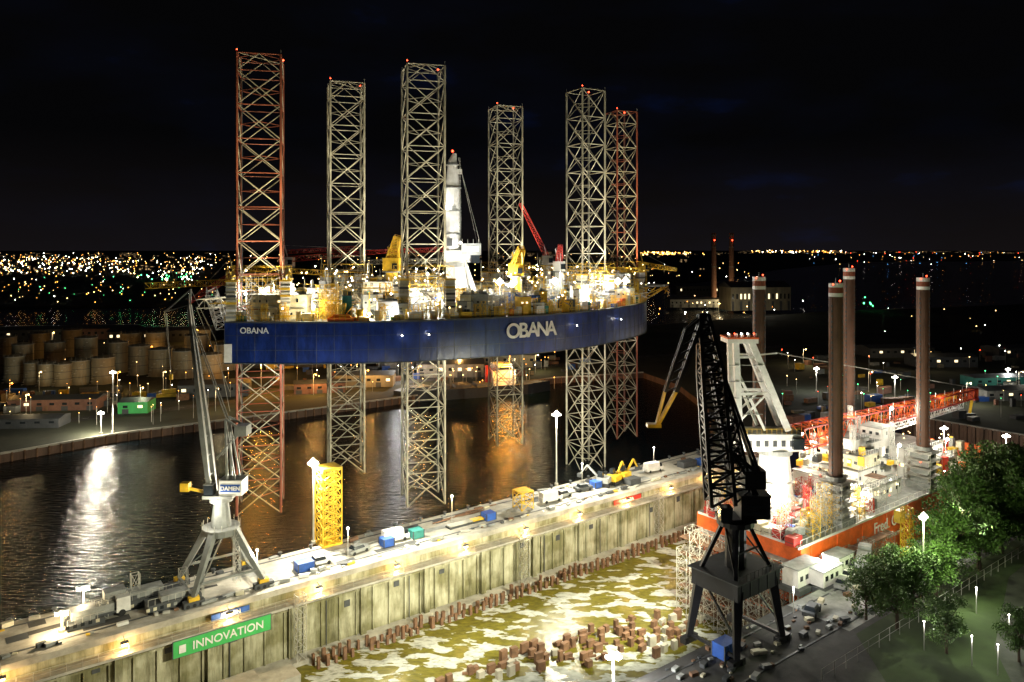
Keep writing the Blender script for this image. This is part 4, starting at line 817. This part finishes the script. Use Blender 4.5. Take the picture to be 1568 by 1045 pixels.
p=uv(152,62,11); s=MB(); s.cyl(uv(152,62,3),.12,8,m_steel,6); s.bulb(p,.3,e_w); o=s.build('street_lamp'); point('light',p+Vector((0,-1,0)),4000,(.85,1,.55),.4,o)
b=MB(); b.add([uv(60,66,3.005),uv(264,66,3.005),uv(264,58,3.005),uv(60,58,3.005)],[(0,1,2,3)],m_asph)
for vv in(67.5,60.5): b.box(uv(160,vv,3.006),(208,.3,.06),m_dgrey,UA)
b.build('crane_track_pavement')
b=MB(); b.add([uv(108,69.3,3.009),uv(148,69.3,3.009),uv(148,59,3.009),uv(108,59,3.009)],[(0,1,2,3)],m_grey); b.build('work_pavement')
road([uv(95,18,3),uv(120,38,3),uv(150,47,3),uv(200,49,3),uv(264,49,3)],6,'road',3.012)
sheet('lawn',[uv(105,15),uv(128,33),uv(152,41.5),uv(264,43),uv(264,0),uv(110,-10)],3,3.008,m_grass,m_grass)
sheet('lawn',[uv(108,58),uv(190,58),uv(190,53.5),uv(148,52),uv(120,44),uv(90,25),uv(80,30)],3,3.008,m_grass,m_grass)
for x,y,m_ in((1300,885,m_white),(1312,872,m_dgrey),(1290,898,m_grey),(1243,940,m_dgrey)): car(at(x,y,3),UA+.3,m_)
container(at(1110,1003,3),UA,m_blue,3.0,2.0); truck(at(1322,868,3),UA+.4,m_grey)
b=MB()
for i in range(0,170,3): b.beam(uv(92+i,54,3),uv(92+i,54,5),.05,m_steel); b.beam(uv(92+i,54,5),uv(95+i,54,5),.03,m_steel); b.beam(uv(92+i,54,4),uv(95+i,54,4),.03,m_steel)
b.build('security_fence')
b=MB()
for i in range(110): s=R(.2,.8); b.box(uv(R(78,140),R(60,69),3.02),(s*1.8,s,s*.7),random.choice([m_brown,m_dgrey,m_grey,m_dgrey,m_cream]),UA+R(-.4,.4))
b.build('scrap_piles')
for x,y,P_ in((1415,996,320),(1488,1020,320),(1528,1034,320),(1495,940,900),(1260,885,2600),(1545,985,500),(1215,940,900)):
    p=at(x,y,3); s=MB(); s.cyl(p,.07,4,m_steel,6); s.bulb(p+Vector((0,0,4.1)),.15,e_w); o=s.build('street_lamp'); point('light',p+Vector((0,-.4,3.9)),P_,WH,.2,o)

spot('dock_fill_spot',uv(70,133,16),uv(75,92,-10),42000,(1,.99,.8),120,.6)  # unseen fill added to brighten the dock floor
spot('dock_fill_spot',uv(100,76,20),uv(100,124,-4),200000,(1,.95,.68),95,.6)  # added spots hanging over the dock without fixtures, brightening its far wall
spot('dock_fill_spot',uv(55,74,20),uv(48,124,-4),150000,(1,.95,.68),95,.6)
spot('dock_fill_spot',uv(140,99,20),uv(150,125,-4),22000,(1,.95,.7),100,.6)

l=bpy.data.lights.new('night_fill','SUN'); l.energy=.012; l.angle=math.radians(.5); l.color=(.7,.8,1); o=bpy.data.objects.new('night_fill',l); o.rotation_euler=(math.radians(50),0,math.radians(-30)); sc.collection.objects.link(o)  # faint sun lamp added as bluish ambient fill
cam=bpy.data.cameras.new('Camera'); co=bpy.data.objects.new('Camera',cam); sc.collection.objects.link(co); co.location=(0,0,HC); co.rotation_euler=(math.radians(90),0,0)
cam.sensor_width=36; cam.lens=FP/1568*36; cam.shift_y=-(522.5-383)/1568; cam.clip_end=100000; cam.clip_start=1
sc.camera=co
sc.view_settings.view_transform='Standard'; sc.view_settings.look='None'; sc.view_settings.exposure=0
